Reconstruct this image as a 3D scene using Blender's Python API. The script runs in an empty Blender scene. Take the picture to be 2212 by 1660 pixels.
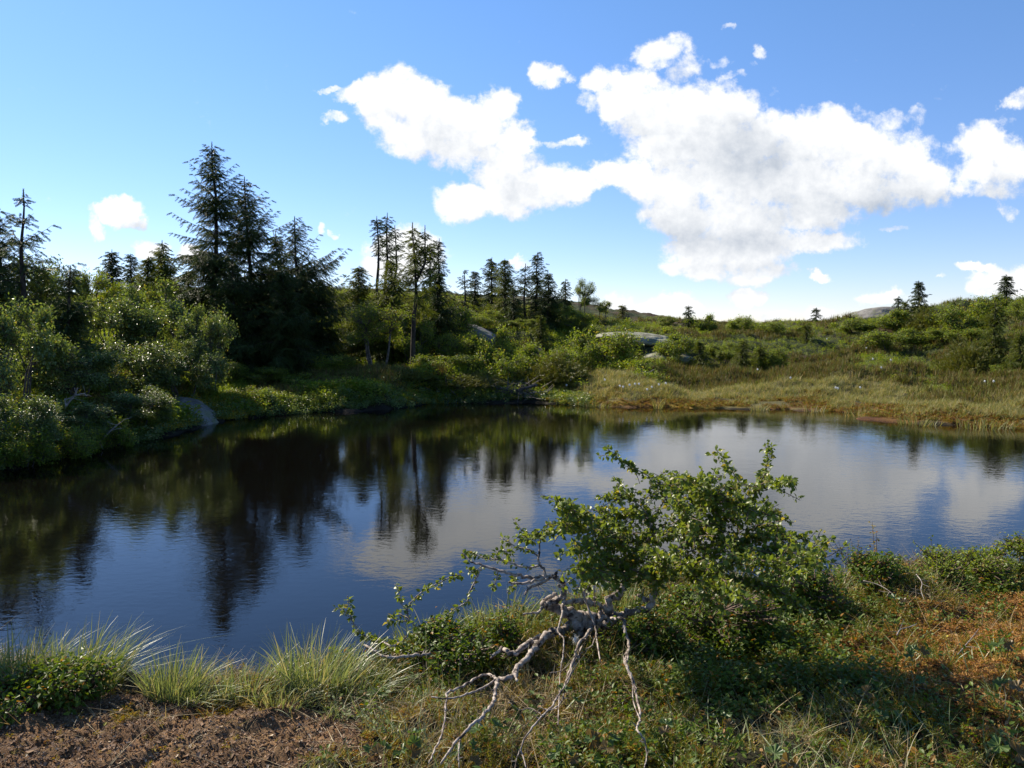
import bpy, math
import numpy as np
from math import radians, sin, cos, pi
SC = bpy.context.scene
COL = SC.collection
# ------------------------------------------------------------------ camera
CAM_H = 2.2
PITCH = math.atan(115/1703)
FPX = 1703.0                       # focal length for a 2212 px wide picture
CAMP = np.array([0.0, 0.0, CAM_H])
cd = bpy.data.cameras.new('camera'); cam = bpy.data.objects.new('camera', cd); COL.objects.link(cam)
cam.location = (0, 0, CAM_H); cam.rotation_euler = (pi/2-PITCH, 0, 0)
cd.sensor_width = 36; cd.lens = 36*FPX/2212; cd.clip_start = 0.05; cd.clip_end = 20000
SC.camera = cam
# ------------------------------------------------------------------ sun and exposure
SUN_AZ = radians(48)               # left of straight ahead
SUN_EL = radians(36)
sdir = np.array([-sin(SUN_AZ)*cos(SUN_EL), cos(SUN_AZ)*cos(SUN_EL), sin(SUN_EL)])
sl = bpy.data.lights.new('sun', 'SUN'); so = bpy.data.objects.new('sun', sl); COL.objects.link(so)
sl.energy = 4.8; sl.angle = radians(0.53); sl.color = (1.0, 0.90, 0.74)
from mathutils import Vector
so.rotation_euler = Vector(sdir).to_track_quat('Z', 'Y').to_euler()
SC.view_settings.view_transform = 'Standard'; SC.view_settings.look = 'None'
SC.view_settings.exposure = 0.95; SC.view_settings.gamma = 1.0
SC.view_settings.use_curve_mapping = False
SC.cycles.use_denoising = True
SC.cycles.max_bounces = 6; SC.cycles.diffuse_bounces = 2; SC.cycles.glossy_bounces = 3
SC.cycles.transmission_bounces = 3; SC.cycles.transparent_max_bounces = 4
SC.cycles.sample_clamp_indirect = 4
SC.cycles.caustics_reflective = False; SC.cycles.caustics_refractive = False

def ray(px, py):
    a = (px-1106)/FPX; b = (830-py)/FPX
    return np.array([a, cos(PITCH)+b*sin(PITCH), -sin(PITCH)+b*cos(PITCH)])
def at(px, py, Y):                 # the point at depth Y along the sight line of a picture point
    r = ray(px, py); return CAMP + r*(Y/r[1])
def onz(px, py, z=0.0):
    r = ray(px, py); return CAMP + r*((z-CAM_H)/r[2])

# ------------------------------------------------------------------ node expression helper
class E:
    nt = None
    def __init__(s, sock): s.s = sock
    @staticmethod
    def m(op, *a, clamp=False):
        n = E.nt.nodes.new('ShaderNodeMath'); n.operation = op; n.use_clamp = clamp
        for i, x in enumerate(a):
            if isinstance(x, E): E.nt.links.new(x.s, n.inputs[i])
            else: n.inputs[i].default_value = x
        return E(n.outputs[0])
    def __add__(s, o): return E.m('ADD', s, o)
    def __radd__(s, o): return E.m('ADD', o, s)
    def __sub__(s, o): return E.m('SUBTRACT', s, o)
    def __rsub__(s, o): return E.m('SUBTRACT', o, s)
    def __mul__(s, o): return E.m('MULTIPLY', s, o)
    def __rmul__(s, o): return E.m('MULTIPLY', o, s)
    def __truediv__(s, o): return E.m('DIVIDE', s, o)
def vm(nt, op, a, b=None, out=0):
    n = nt.nodes.new('ShaderNodeVectorMath'); n.operation = op
    for i, x in enumerate((a, b)):
        if x is None: continue
        if isinstance(x, (tuple, list)): n.inputs[i].default_value = x
        else: nt.links.new(x, n.inputs[i])
    return n.outputs[out]
def smooth(x, lo, hi):
    n = E.nt.nodes.new('ShaderNodeMapRange'); n.interpolation_type = 'SMOOTHSTEP'
    E.nt.links.new(x.s, n.inputs[0]); n.inputs[1].default_value = lo; n.inputs[2].default_value = hi
    return E(n.outputs[0])
def mixc(nt, f, a, b, mode='MIX'):
    n = nt.nodes.new('ShaderNodeMix'); n.data_type = 'RGBA'; n.blend_type = mode
    for i, x in ((0, f), (6, a), (7, b)):
        if isinstance(x, E): nt.links.new(x.s, n.inputs[i])
        elif isinstance(x, bpy.types.NodeSocket): nt.links.new(x, n.inputs[i])
        elif i == 0: n.inputs[0].default_value = x
        else: n.inputs[i].default_value = (*x, 1) if len(x) == 3 else x
    return n.outputs[2]
def noise_node(nt, vec, scale, detail=4, rough=0.55, dist=0.0, out=0):
    n = nt.nodes.new('ShaderNodeTexNoise'); n.inputs['Scale'].default_value = scale
    n.inputs['Detail'].default_value = detail; n.inputs['Roughness'].default_value = rough
    n.inputs['Distortion'].default_value = dist
    if vec is not None: nt.links.new(vec, n.inputs['Vector'])
    return n.outputs[out]

# ------------------------------------------------------------------ sky with fair-weather clouds
W = bpy.data.worlds.new('World'); SC.world = W; W.use_nodes = True
nt = W.node_tree; nt.nodes.clear(); E.nt = nt
sky = nt.nodes.new('ShaderNodeTexSky'); sky.sky_type = 'NISHITA'; sky.sun_disc = False
sky.sun_elevation = SUN_EL; sky.sun_rotation = -SUN_AZ
sky.air_density = 1.0; sky.dust_density = 0.1; sky.ozone_density = 3.0; sky.altitude = 1200
# clouds: (x, y, half width, half height, weight) in picture points turned into directions
CL = [(780,195,55,28,1),(850,185,60,42,1),(910,215,70,50,1),(830,240,60,45,1),(900,285,75,50,1),(970,250,60,42,1),(985,310,75,50,1),(1040,290,65,50,1),(1080,245,42,46,.9),(1100,310,50,45,1),
      (1085,370,75,50,1),(1000,440,78,42,1),(1090,430,80,45,1),(1170,400,80,45,1),(1235,398,45,34,1),(1240,305,35,14,.8),(1185,310,30,10,.55),(718,255,24,14,.7),(705,182,26,9,.6),
      (1190,155,38,27,.95),(1262,215,26,30,.6),(1290,168,45,30,.9),(1370,170,60,40,.95),(1345,220,58,45,1),(1440,112,50,30,.75),(1480,150,40,30,.65),(1420,235,90,65,1),(1500,250,90,65,1),(1580,260,70,58,1),
      (1460,310,100,50,1),(1560,330,110,70,1),(1660,315,75,55,1),(1310,380,58,30,1),(1370,385,60,50,1),(1470,400,110,62,1),(1600,400,110,60,1),(1720,330,70,52,1),(1780,290,60,45,.9),(1830,320,90,58,1),
      (1920,330,85,62,1),(1990,380,75,52,1),(1730,400,110,60,1),(1850,400,120,60,1),(1480,470,92,48,1),(1600,480,130,55,1),(1740,470,100,42,1),(1500,545,78,46,1),(1620,545,100,40,1),(1750,530,112,26,1),
      (1640,585,82,20,.95),(1490,578,66,24,.95),(2130,300,70,48,1),(2190,340,50,58,1),(2130,360,60,42,1),(2085,397,50,24,.8),(2150,412,55,24,.7),(2180,455,20,16,.65),
      (1890,245,72,22,.55),(1965,245,40,18,.5),(1630,105,20,18,.6),(1622,140,14,12,.45),(2200,210,34,22,.75),(1580,172,28,12,.5),(1545,50,16,7,.45),(1550,135,20,14,.4),
      (245,458,42,22,1),(215,490,20,28,.85),(288,485,30,16,.8),(268,470,30,18,.9),(335,530,32,18,.85),(425,545,40,20,.8),(860,535,62,36,1),(910,560,62,40,1),(850,570,55,28,1),(697,508,13,10,.75),(727,512,9,6,.65),
      (1612,625,46,18,1),(1330,652,46,22,.85),(1425,672,60,26,1),(1470,660,36,26,.9),(1500,672,22,12,.6),(1770,680,38,28,1),(1890,650,56,16,.95),(1670,675,32,12,.85),
      (2125,578,45,12,.95),(2190,612,60,34,1),(2150,630,40,20,.9),(1780,592,18,8,.85),(1920,498,30,8,.5),(1115,562,26,10,.75),(1130,575,22,9,.7),(2040,600,12,5,.4),(1240,690,60,12,.6)]
tc = nt.nodes.new('ShaderNodeTexCoord'); sp = nt.nodes.new('ShaderNodeSeparateXYZ'); nt.links.new(tc.outputs['Generated'], sp.inputs[0])
X, Y_, Z = (E(sp.outputs[i]) for i in range(3))
Yc = E.m('MAXIMUM', Y_, 0.05)
cb = nt.nodes.new('ShaderNodeCombineXYZ')
nt.links.new((X/Yc).s, cb.inputs[0]); nt.links.new((Z/Yc).s, cb.inputs[1])
uv = cb.outputs[0]
grp = bpy.data.node_groups.new('cloud_field', 'ShaderNodeTree')
grp.interface.new_socket('P', in_out='INPUT', socket_type='NodeSocketVector')
grp.interface.new_socket('D', in_out='OUTPUT', socket_type='NodeSocketFloat')
grp.interface.new_socket('B', in_out='OUTPUT', socket_type='NodeSocketFloat')
E.nt = grp
gi = grp.nodes.new('NodeGroupInput'); go = grp.nodes.new('NodeGroupOutput')
nz = noise_node(grp, gi.outputs[0], 9.0, 6, 0.62, 0.0, 1)
off = vm(grp, 'MULTIPLY', vm(grp, 'SUBTRACT', nz, (0.5, 0.5, 0.5)), (0.11, 0.085, 0))
pw = vm(grp, 'ADD', gi.outputs[0], off)
acc = None
for (px, py, a, b, w) in CL:
    r = ray(px, py); c = (r[0]/r[1], r[2]/r[1], 0)
    q = vm(grp, 'MULTIPLY', vm(grp, 'SUBTRACT', pw, c), (FPX/a, FPX/b, 0))
    d = E(vm(grp, 'DOT_PRODUCT', q, q, out=1))
    e = E.m('EXPONENT', d*d*-0.62)*w
    acc = e if acc is None else E.m('MAXIMUM', acc, e)
n2 = E(noise_node(grp, gi.outputs[0], 22.0, 8, 0.66))
n3 = E(noise_node(grp, gi.outputs[0], 70.0, 5, 0.6))
base = acc*1.0
grp.links.new((base + (n2-0.5)*1.45 + (n3-0.5)*0.75).s, go.inputs[0])
grp.links.new(acc.s, go.inputs[1])
E.nt = nt
def field(v):
    g = nt.nodes.new('ShaderNodeGroup'); g.node_tree = grp; nt.links.new(v, g.inputs[0]); return E(g.outputs[0]), E(g.outputs[1])
D0, B0 = field(uv)
D1, B1 = field(vm(nt, 'ADD', uv, (-0.018, 0.030, 0)))
alpha = smooth(D0, 0.24, 0.86)*smooth(Y_, 0.05, 0.12)
# self-shading: thick cloud turns grey, sides facing the sun stay white
GREY = [(1640,345,120,55,1),(1570,250,90,60,.35),(1480,505,150,36,.75),(1640,530,120,24,.6),(1850,455,170,40,.7),(1960,420,110,40,.4),(960,320,75,40,.4),(1080,390,60,35,.3),(1430,290,80,60,.25),
        (1150,420,90,25,.3),(300,492,35,12,.6),(1425,680,80,14,.45),(1320,665,40,10,.4),(1612,634,40,10,.4),(1770,700,40,14,.5),(2160,420,60,30,.5),(2190,622,50,14,.4),(1560,580,130,14,.35),(1900,655,50,8,.4)]
gacc = None
for (px, py, a, b, w) in GREY:
    r = ray(px, py); q = vm(nt, 'MULTIPLY', vm(nt, 'SUBTRACT', vm(nt, 'ADD', uv, (0, 0, 0)), (r[0]/r[1], r[2]/r[1], 0)), (FPX/a, FPX/b, 0))
    d = E(vm(nt, 'DOT_PRODUCT', q, q, out=1)); e = E.m('EXPONENT', d*-0.7)*w; gacc = e if gacc is None else gacc+e
soft = E(noise_node(nt, uv, 11.0, 5, 0.55))
lit = E.m('ADD', 0.96, (D0-D1)*0.42 - E.m('MINIMUM', gacc, 1.0)*((soft-0.5)*1.0+0.5)*1.0, clamp=True)
bil = E.m('ABSOLUTE', E(noise_node(nt, vm(nt, 'ADD', uv, (3.1, 0, 0)), 17.0, 4, 0.55))-0.5)*2.0
ccol = mixc(nt, E.m('ADD', lit, (0.16-bil)*0.38, clamp=True), (0.29, 0.36, 0.47), (0.96, 0.97, 0.98))
skc = nt.nodes.new('ShaderNodeHueSaturation'); nt.links.new(sky.outputs[0], skc.inputs['Color'])
skc.inputs['Saturation'].default_value = 1.12; skc.inputs['Value'].default_value = 1.0
SKY_STR = 0.095
cs = vm(nt, 'SCALE', ccol); cs.node.inputs['Scale'].default_value = 0.58/SKY_STR
el_ = smooth(Z, 0.0, 0.50)      # clear mountain air: less milky low down than the stock sky
tinted = vm(nt, 'MULTIPLY', skc.outputs[0], mixc(nt, el_, (0.84, 0.77, 0.90), (1.02, 1.03, 1.07)))
fin = mixc(nt, alpha, tinted, cs)
bg = nt.nodes.new('ShaderNodeBackground'); nt.links.new(fin, bg.inputs[0]); bg.inputs[1].default_value = SKY_STR
wo = nt.nodes.new('ShaderNodeOutputWorld'); nt.links.new(bg.outputs[0], wo.inputs[0])
W.cycles.sampling_method = 'MANUAL'; W.cycles.sample_map_resolution = 512
# ------------------------------------------------------------------ noise, geometry and object helpers
def _h(ix, iy, s):
    n = (ix.astype(np.int64)*374761393 + iy.astype(np.int64)*668265263 + s*1442695041) & 0xffffffff
    n = ((n ^ (n >> 13))*1274126177) & 0xffffffff
    return ((n ^ (n >> 16)) & 0xffff)/65535.0
def vnoise(x, y, s=0):
    x = np.asarray(x, float); y = np.asarray(y, float)
    ix = np.floor(x); iy = np.floor(y); fx = x-ix; fy = y-iy
    fx = fx*fx*fx*(fx*(fx*6-15)+10); fy = fy*fy*fy*(fy*(fy*6-15)+10)
    a = _h(ix, iy, s); b = _h(ix+1, iy, s); c = _h(ix, iy+1, s); d = _h(ix+1, iy+1, s)
    return (a+(b-a)*fx)*(1-fy)+(c+(d-c)*fx)*fy - 0.5
def fbm(x, y, s=0, o=4, r=0.5):
    t = 0; a = 1.0; c, sn = cos(0.6), sin(0.6)
    for k in range(o):
        t = t + a*vnoise(x, y, s+k*17); x, y = (x*c-y*sn)*2.03+5.1, (x*sn+y*c)*2.03+9.7; a *= r
    return t
def sstep(x, a, b):
    t = np.clip((x-a)/(b-a), 0, 1); return t*t*(3-2*t)
def unit(v): return v/np.maximum(np.linalg.norm(v, axis=-1, keepdims=True), 1e-9)
def arr(*a): return np.array(a, float)

class Geo:
    def __init__(s): s.V = []; s.F = []; s.n = 0; s.S = []
    def add(s, V, F, smooth=False):
        V = np.asarray(V, float).reshape(-1, 3); F = np.asarray(F, np.int64)
        if len(F) == 0: return
        s.V.append(V); s.F.append(F+s.n); s.S.append(smooth); s.n += len(V)
    def mesh(s, name, mats, attr=None):
        V = np.concatenate(s.V) if s.V else np.zeros((0, 3))
        me = bpy.data.meshes.new(name)
        me.vertices.add(len(V)); me.vertices.foreach_set('co', V.astype(np.float32).ravel())
        li = np.concatenate([f.ravel() for f in s.F]); sz = np.concatenate([np.full(len(f), f.shape[1]) for f in s.F])
        me.loops.add(len(li)); me.loops.foreach_set('vertex_index', li.astype(np.int32))
        st = np.concatenate([[0], np.cumsum(sz)[:-1]])
        me.polygons.add(len(sz)); me.polygons.foreach_set('loop_start', st.astype(np.int32))
        me.polygons.foreach_set('loop_total', sz.astype(np.int32))
        sm = np.concatenate([np.full(len(f), q) for f, q in zip(s.F, s.S)])
        me.polygons.foreach_set('use_smooth', sm.astype(bool))
        for m in (mats if isinstance(mats, (list, tuple)) else [mats]): me.materials.append(m)
        if attr is not None:
            ca = me.color_attributes.new('Col', 'FLOAT_COLOR', 'POINT')
            ca.data.foreach_set('color', np.concatenate([attr, np.ones((len(attr), 1))], 1).astype(np.float32).ravel())
        me.update(calc_edges=True)
        return me
def obj(name, me, parent=None, label=None, cat=None, group=None, kind=None, loc=None, rz=0, sc=None):
    o = bpy.data.objects.new(name, me); COL.objects.link(o)
    if parent: o.parent = parent
    if label: o['label'] = label
    if cat: o['category'] = cat
    if group: o['group'] = group
    if kind: o['kind'] = kind
    if loc is not None: o.location = loc
    o.rotation_euler = (0, 0, rz)
    if sc is not None: o.scale = sc if hasattr(sc, '__len__') else (sc,)*3
    return o
def place(name, parts, loc, label, cat, group=None, rz=0, sc=1.0, rx=0.0):
    """an Empty at the base of a thing with its parts (name, mesh) as children"""
    t = obj(name, None, None, label, cat, group, None, loc, rz, sc); t.empty_display_size = 0.2
    if rx: t.rotation_euler = (rx, 0, rz)
    for pn, me in parts: obj(pn, me, t)
    return t

def stamp(G, tv, tf, P, X, Y, Z, smooth=False):
    """copies of a template (k,3) at points P with basis vectors X, Y, Z (already scaled)"""
    P = np.asarray(P); n = len(P)
    if n == 0: return
    k = len(tv)
    V = P[:, None] + tv[None, :, 0:1]*X[:, None] + tv[None, :, 1:2]*Y[:, None] + tv[None, :, 2:3]*Z[:, None]
    F = (np.asarray(tf)[None] + (np.arange(n)*k)[:, None, None]).reshape(-1, np.asarray(tf).shape[1])
    G.add(V.reshape(-1, 3), F, smooth)
def basis(rng, n, up=0.5, outw=None, fwd=None):
    """leaf bases: Y along the leaf, Z its normal (biased upward)"""
    N = rng.normal(size=(n, 3)); N = unit(N)
    N[:, 2] = np.abs(N[:, 2])*0.6+up
    if outw is not None: N += outw
    N = unit(N)
    T = rng.normal(size=(n, 3)) if fwd is None else fwd + rng.normal(size=(n, 3))*0.5
    T = unit(T - (T*N).sum(1, keepdims=True)*N)
    return np.cross(T, N), T, N
def zbasis(rng, n, tilt=0.3):
    """bases standing up with a random heading and a little tilt"""
    Z = unit(np.stack([rng.normal(size=n)*tilt, rng.normal(size=n)*tilt, np.ones(n)], 1))
    a = rng.uniform(0, 2*pi, n); X = np.stack([np.cos(a), np.sin(a), np.zeros(n)], 1)
    X = unit(X-(X*Z).sum(1, keepdims=True)*Z); return X, np.cross(Z, X), Z
def sticks(G, A, B, ra, rb, sides=3):
    A = np.asarray(A, float); B = np.asarray(B, float); n = len(A)
    if n == 0: return
    ra = np.broadcast_to(ra, (n,)); rb = np.broadcast_to(rb, (n,))
    d = unit(B-A); h = np.where(np.abs(d[:, 2:3]) > 0.9, arr(1, 0, 0), arr(0, 0, 1)); u = unit(np.cross(d, h)); v = np.cross(d, u)
    a = np.arange(sides)*2*pi/sides; ring = u[:, None]*np.cos(a)[None, :, None]+v[:, None]*np.sin(a)[None, :, None]
    V = np.concatenate([A[:, None]+ring*ra[:, None, None], B[:, None]+ring*rb[:, None, None]], 1)
    i = np.arange(sides); j = (i+1) % sides
    F = np.stack([i, j, j+sides, i+sides], 1)
    G.add(V.reshape(-1, 3), (F[None]+(np.arange(n)*2*sides)[:, None, None]).reshape(-1, 4), False)
def tube(G, P, R, sides=8, knob=0.0, rng=None):
    P = np.asarray(P, float); n = len(P); R = np.broadcast_to(np.asarray(R, float), (n,))
    T = unit(np.gradient(P, axis=0)); u = np.cross(T[0], arr(0, 0, 1) if abs(T[0][2]) < .9 else arr(1, 0, 0)); u /= np.linalg.norm(u)
    a = np.arange(sides)*2*pi/sides; V = []
    for k in range(n):
        u = u-T[k]*np.dot(u, T[k]); u /= np.linalg.norm(u); v = np.cross(T[k], u)
        rr = R[k]*(1+(knob*rng.normal(size=sides) if knob else 0))
        V.append(P[k]+np.outer(np.cos(a)*rr, u)+np.outer(np.sin(a)*rr, v))
    V = np.concatenate(V+[P[:1]-T[:1]*R[0]*.3, P[-1:]+T[-1:]*R[-1]*0.5]); i = np.arange(sides); j = (i+1) % sides
    F = np.concatenate([np.stack([i+k*sides, j+k*sides, j+(k+1)*sides, i+(k+1)*sides], 1) for k in range(n-1)])
    G.add(V, F, True); b = G.n-len(V)
    c0 = n*sides; c1 = c0+1; e = (n-1)*sides
    G.F.append(np.concatenate([np.stack([j, i, np.full(sides, c0)], 1), np.stack([i+e, j+e, np.full(sides, c1)], 1)])+b); G.S.append(True)
def spline(P, m=6):
    """Catmull-Rom through the points"""
    P = np.asarray(P, float); Q = np.concatenate([[2*P[0]-P[1]], P, [2*P[-1]-P[-2]]]); out = []
    for k in range(1, len(Q)-2):
        t = np.linspace(0, 1, m, endpoint=False)[:, None]
        a, b, c, d = Q[k-1], Q[k], Q[k+1], Q[k+2]
        out.append(0.5*((2*b)+(c-a)*t+(2*a-5*b+4*c-d)*t*t+(3*b-a-3*c+d)*t**3))
    return np.concatenate(out+[P[-1:]])

# ------------------------------------------------------------------ materials
def newmat(name):
    m = bpy.data.materials.new(name); m.use_nodes = True; nt = m.node_tree; nt.nodes.clear(); E.nt = nt
    return m, nt, nt.nodes.new('ShaderNodeOutputMaterial')
def pbsdf(nt, col, rough=0.6, spec=0.4, coat=0):
    p = nt.nodes.new('ShaderNodeBsdfPrincipled')
    if isinstance(col, bpy.types.NodeSocket): nt.links.new(col, p.inputs['Base Color'])
    else: p.inputs['Base Color'].default_value = (*col, 1)
    p.inputs['Roughness'].default_value = rough; p.inputs['Specular IOR Level'].default_value = spec
    return p
def leafmat(name, a, b, c=None, trans=0.35, rough=0.45, spec=0.5, cfrac=0.1, big=0.0, tcol=1.6):
    """leaf tissue: a tone between a and b for each leaf, a few of colour c, light passing through"""
    m, nt, out = newmat(name)
    g = nt.nodes.new('ShaderNodeNewGeometry'); r = E(g.outputs['Random Per Island'])
    col = mixc(nt, r, a, b)
    if c is not None:
        w = nt.nodes.new('ShaderNodeTexWhiteNoise'); w.noise_dimensions = '1D'; nt.links.new((r*77.7).s, w.inputs['W'])
        col = mixc(nt, E.m('LESS_THAN', E(w.outputs[0]), cfrac), col, c)
    if big:
        tc = nt.nodes.new('ShaderNodeTexCoord'); n = E(noise_node(nt, tc.outputs['Object'], big, 2))
        col = mixc(nt, smooth(n, 0.35, 0.65), col, vm(nt, 'MULTIPLY', col, (1.35, 1.12, 0.85)))
    p = pbsdf(nt, col, rough, spec)
    t = nt.nodes.new('ShaderNodeBsdfTranslucent'); nt.links.new(vm(nt, 'MULTIPLY', col, (tcol*1.15, tcol*1.05, tcol*0.5)), t.inputs[0])
    mx = nt.nodes.new('ShaderNodeMixShader'); mx.inputs[0].default_value = trans
    nt.links.new(p.outputs[0], mx.inputs[1]); nt.links.new(t.outputs[0], mx.inputs[2]); nt.links.new(mx.outputs[0], out.inputs[0])
    return m
def barkmat(name, a, b, scale=20, rough=0.85, bump=0.02, stretch=(1, 1, 1), c=None):
    m, nt, out = newmat(name)
    tc = nt.nodes.new('ShaderNodeTexCoord'); v = vm(nt, 'MULTIPLY', tc.outputs['Object'], stretch)
    n = noise_node(nt, v, scale, 6, 0.65); e = smooth(E(n), 0.36, 0.64)
    col = mixc(nt, e, a, b)
    if c is not None:
        n3 = noise_node(nt, v, scale*0.35, 4, 0.7); col = mixc(nt, smooth(E(n3), 0.55, 0.62), col, c)
    p = pbsdf(nt, col, rough, 0.25)
    bp = nt.nodes.new('ShaderNodeBump'); bp.inputs['Distance'].default_value = bump; bp.inputs['Strength'].default_value = 1
    nt.links.new(noise_node(nt, v, scale*2, 5, 0.7), bp.inputs['Height']); nt.links.new(bp.outputs[0], p.inputs['Normal'])
    nt.links.new(p.outputs[0], out.inputs[0]); return m
M = {}
M['spruce'] = leafmat('spruce_needles', (.022, .042, .008), (.045, .072, .012), (.07, .06, .015), .25, .5, .3, .08)
M['spruce_light'] = leafmat('young_spruce_needles', (.055, .085, .008), (.11, .13, .012), (.12, .10, .02), .32, .5, .3, .08)
M['birchleaf'] = leafmat('birch_leaves', (.095, .140, .016), (.165, .210, .032), (.25, .22, .04), .40, .42, .4, .06)
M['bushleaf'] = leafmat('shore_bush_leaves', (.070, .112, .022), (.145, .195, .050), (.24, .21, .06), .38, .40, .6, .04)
M['scrubleaf'] = leafmat('scrub_leaves', (.10, .15, .013), (.18, .235, .024), (.22, .19, .035), .44, .5, .35, .08)
M['juniper'] = leafmat('juniper_needles', (.07, .09, .010), (.12, .13, .015), (.15, .10, .03), .25, .5, .3, .1)
M['bilberry'] = leafmat('bilberry_leaves', (.050, .095, .008), (.115, .165, .015), (.24, .12, .015), .35, .5, .3, .07)
M['crowberry'] = leafmat('crowberry_needles', (.08, .10, .008), (.17, .16, .014), (.20, .10, .02), .3, .5, .3, .12)
M['heather'] = leafmat('heather_twigs', (.10, .078, .030), (.17, .125, .045), (.10, .12, .02), .2, .7, .2, .4)
M['grass'] = leafmat('grass_blades', (.13, .18, .06), (.24, .28, .13), (.36, .33, .19), .25, .45, .45, .15)
M['sedge'] = leafmat('sedge_blades', (.13, .155, .042), (.25, .24, .09), (.38, .30, .16), .30, .55, .3, .2)
M['straw'] = leafmat('dry_straw', (.24, .18, .09), (.42, .33, .18), (.16, .11, .05), .2, .6, .3, .2)
M['sphagnum'] = leafmat('bog_moss', (.26, .12, .035), (.42, .25, .09), (.22, .17, .03), .25, .8, .2, .2)
M['bog_moss'] = leafmat('bog_moss_far', (.15, .075, .025), (.25, .16, .05), (.17, .17, .03), .25, .8, .2, .35)
M['moss_green'] = leafmat('green_moss', (.16, .13, .015), (.28, .21, .03), (.24, .11, .025), .25, .8, .2, .2)
M['mossyellow'] = leafmat('yellow_moss', (.26, .22, .02), (.42, .33, .04), (.30, .16, .02), .25, .8, .2, .1)
M['cloudberry'] = leafmat('cloudberry_leaves', (.05, .095, .020), (.09, .14, .030), (.16, .11, .04), .3, .42, .4, .1)
M['litter'] = leafmat('peat_litter', (.11, .065, .04), (.30, .19, .115), (.5, .40, .28), .05, .8, .2, .06)
M['bark'] = barkmat('birch_bark', (.13, .098, .08), (.46, .39, .33), 26, .8, .006, (1, 1, 1), (.05, .035, .028))
M['twig'] = barkmat('birch_twig', (.07, .042, .030), (.17, .11, .075), 40, .6, .002)
M['bark_dark'] = barkmat('spruce_bark', (.022, .017, .013), (.06, .048, .038), 14, .9, .02, (1, 1, .4))
M['limb'] = barkmat('bush_limb_bark', (.05, .042, .034), (.13, .11, .09), 14, .8, .01)
M['deadwood'] = barkmat('bleached_wood', (.16, .13, .11), (.36, .32, .28), 12, .8, .006)
M['rock'] = barkmat('granite', (.12, .112, .10), (.21, .20, .18), 3.2, .85, .05, (1, 1, 1), (.16, .165, .10))
M['rock_pale'] = barkmat('pale_granite', (.17, .175, .12), (.29, .285, .21), 2.4, .85, .08, (1, 1, 1), (.13, .125, .08))
m, nt, out = newmat('cotton'); p = pbsdf(nt, (.82, .82, .80), .9, .1)
t = nt.nodes.new('ShaderNodeBsdfTranslucent'); t.inputs[0].default_value = (.8, .8, .78, 1)
mx = nt.nodes.new('ShaderNodeMixShader'); mx.inputs[0].default_value = .4
nt.links.new(p.outputs[0], mx.inputs[1]); nt.links.new(t.outputs[0], mx.inputs[2]); nt.links.new(mx.outputs[0], out.inputs[0]); M['cotton'] = m
# ------------------------------------------------------------------ pond outline and lie of the land
SHORE_PX = [(-60,1012),(30,1012),(120,985),(240,962),(330,948),(400,930),(455,912),(520,905),(600,898),(660,893),(760,888),(860,882),(930,872),(1050,871),(1150,868),
            (1250,877),(1400,881),(1600,884),(1780,888),(1850,893),(1880,905),(1990,914),(2100,921),(2230,928)]
shore = [onz(x, y)[:2] for x, y in SHORE_PX]
shore += [arr(*p) for p in [(14, 16), (17, 12.5), (15, 10), (11, 8.6)]]
shore += [onz(x, y, .22)[:2] for x, y in [(2500,1200),(2212,1222),(1950,1240),(1750,1265),(1500,1295),(1300,1315),(1100,1335),(1000,1352),(860,1400),(760,1425),(600,1456),(450,1462),(290,1450),(130,1430),(-40,1400),(-200,1380)]]
shore += [arr(*p) for p in [(-6, 6.2), (-9, 6.6), (-12, 7.5), (-13, 10), (-12, 12), (-10, 12.6)]]
SHORE = np.array(shore)
def shore_dist(x, y):              # > 0 on land, < 0 over water
    x = np.asarray(x, float).ravel(); y = np.asarray(y, float).ravel()
    d2 = np.full(x.shape, 1e9); ins = np.zeros(x.shape, bool); n = len(SHORE)
    for i in range(n):
        a = SHORE[i]; b = SHORE[(i+1) % n]; e = b-a
        t = np.clip(((x-a[0])*e[0]+(y-a[1])*e[1])/(e@e), 0, 1)
        d2 = np.minimum(d2, (x-a[0]-t*e[0])**2+(y-a[1]-t*e[1])**2)
        c = ((a[1] > y) != (b[1] > y)) & (x < (b[0]-a[0])*(y-a[1])/(b[1]-a[1]+1e-12)+a[0]); ins ^= c
    d = np.sqrt(d2); return np.where(ins, -d, d)
HC = []                            # spot heights: (picture x, picture y, depth) of the bare ground
for (px, py, Yd) in [(1600,850,26),(1600,812,32),(2000,815,30),(2000,760,36),(2000,700,40),(2100,662,43),(1900,690,43),(1800,715,46),(1500,722,46),(1400,735,36),(1300,798,31),
        (1200,832,27.5),(1100,850,26),(1100,785,31),(1100,722,36),(1000,645,42),(900,700,36),(907,815,27.5),(820,812,26.5),(700,815,28),(600,860,23.5),(500,868,22),(600,715,33),(700,640,45),
        (400,830,24),(300,750,29),(200,700,33),(250,900,18),(100,930,14.5),(0,860,17),(0,740,22),(-200,760,22),(-300,900,14),(1250,700,44),(1200,700,40),(1750,800,31),(2212,800,27),(2212,850,22),
        (2212,690,34),(2300,680,38),(2400,780,26),(2600,900,18),(1320,712,44),(2212,652,43),(1780,850,25),(2000,862,23),(2130,880,21)]:
    q = at(px, py, Yd); HC.append((q[0], q[1], q[2]))
HC += [(-4, 80, 5.5), (-30, 90, 6), (30, 90, 1.0), (60, 80, 1.4), (0, 200, 1), (80, 200, 1), (-80, 200, 3), (-14, 70, 5.6)]
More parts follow.
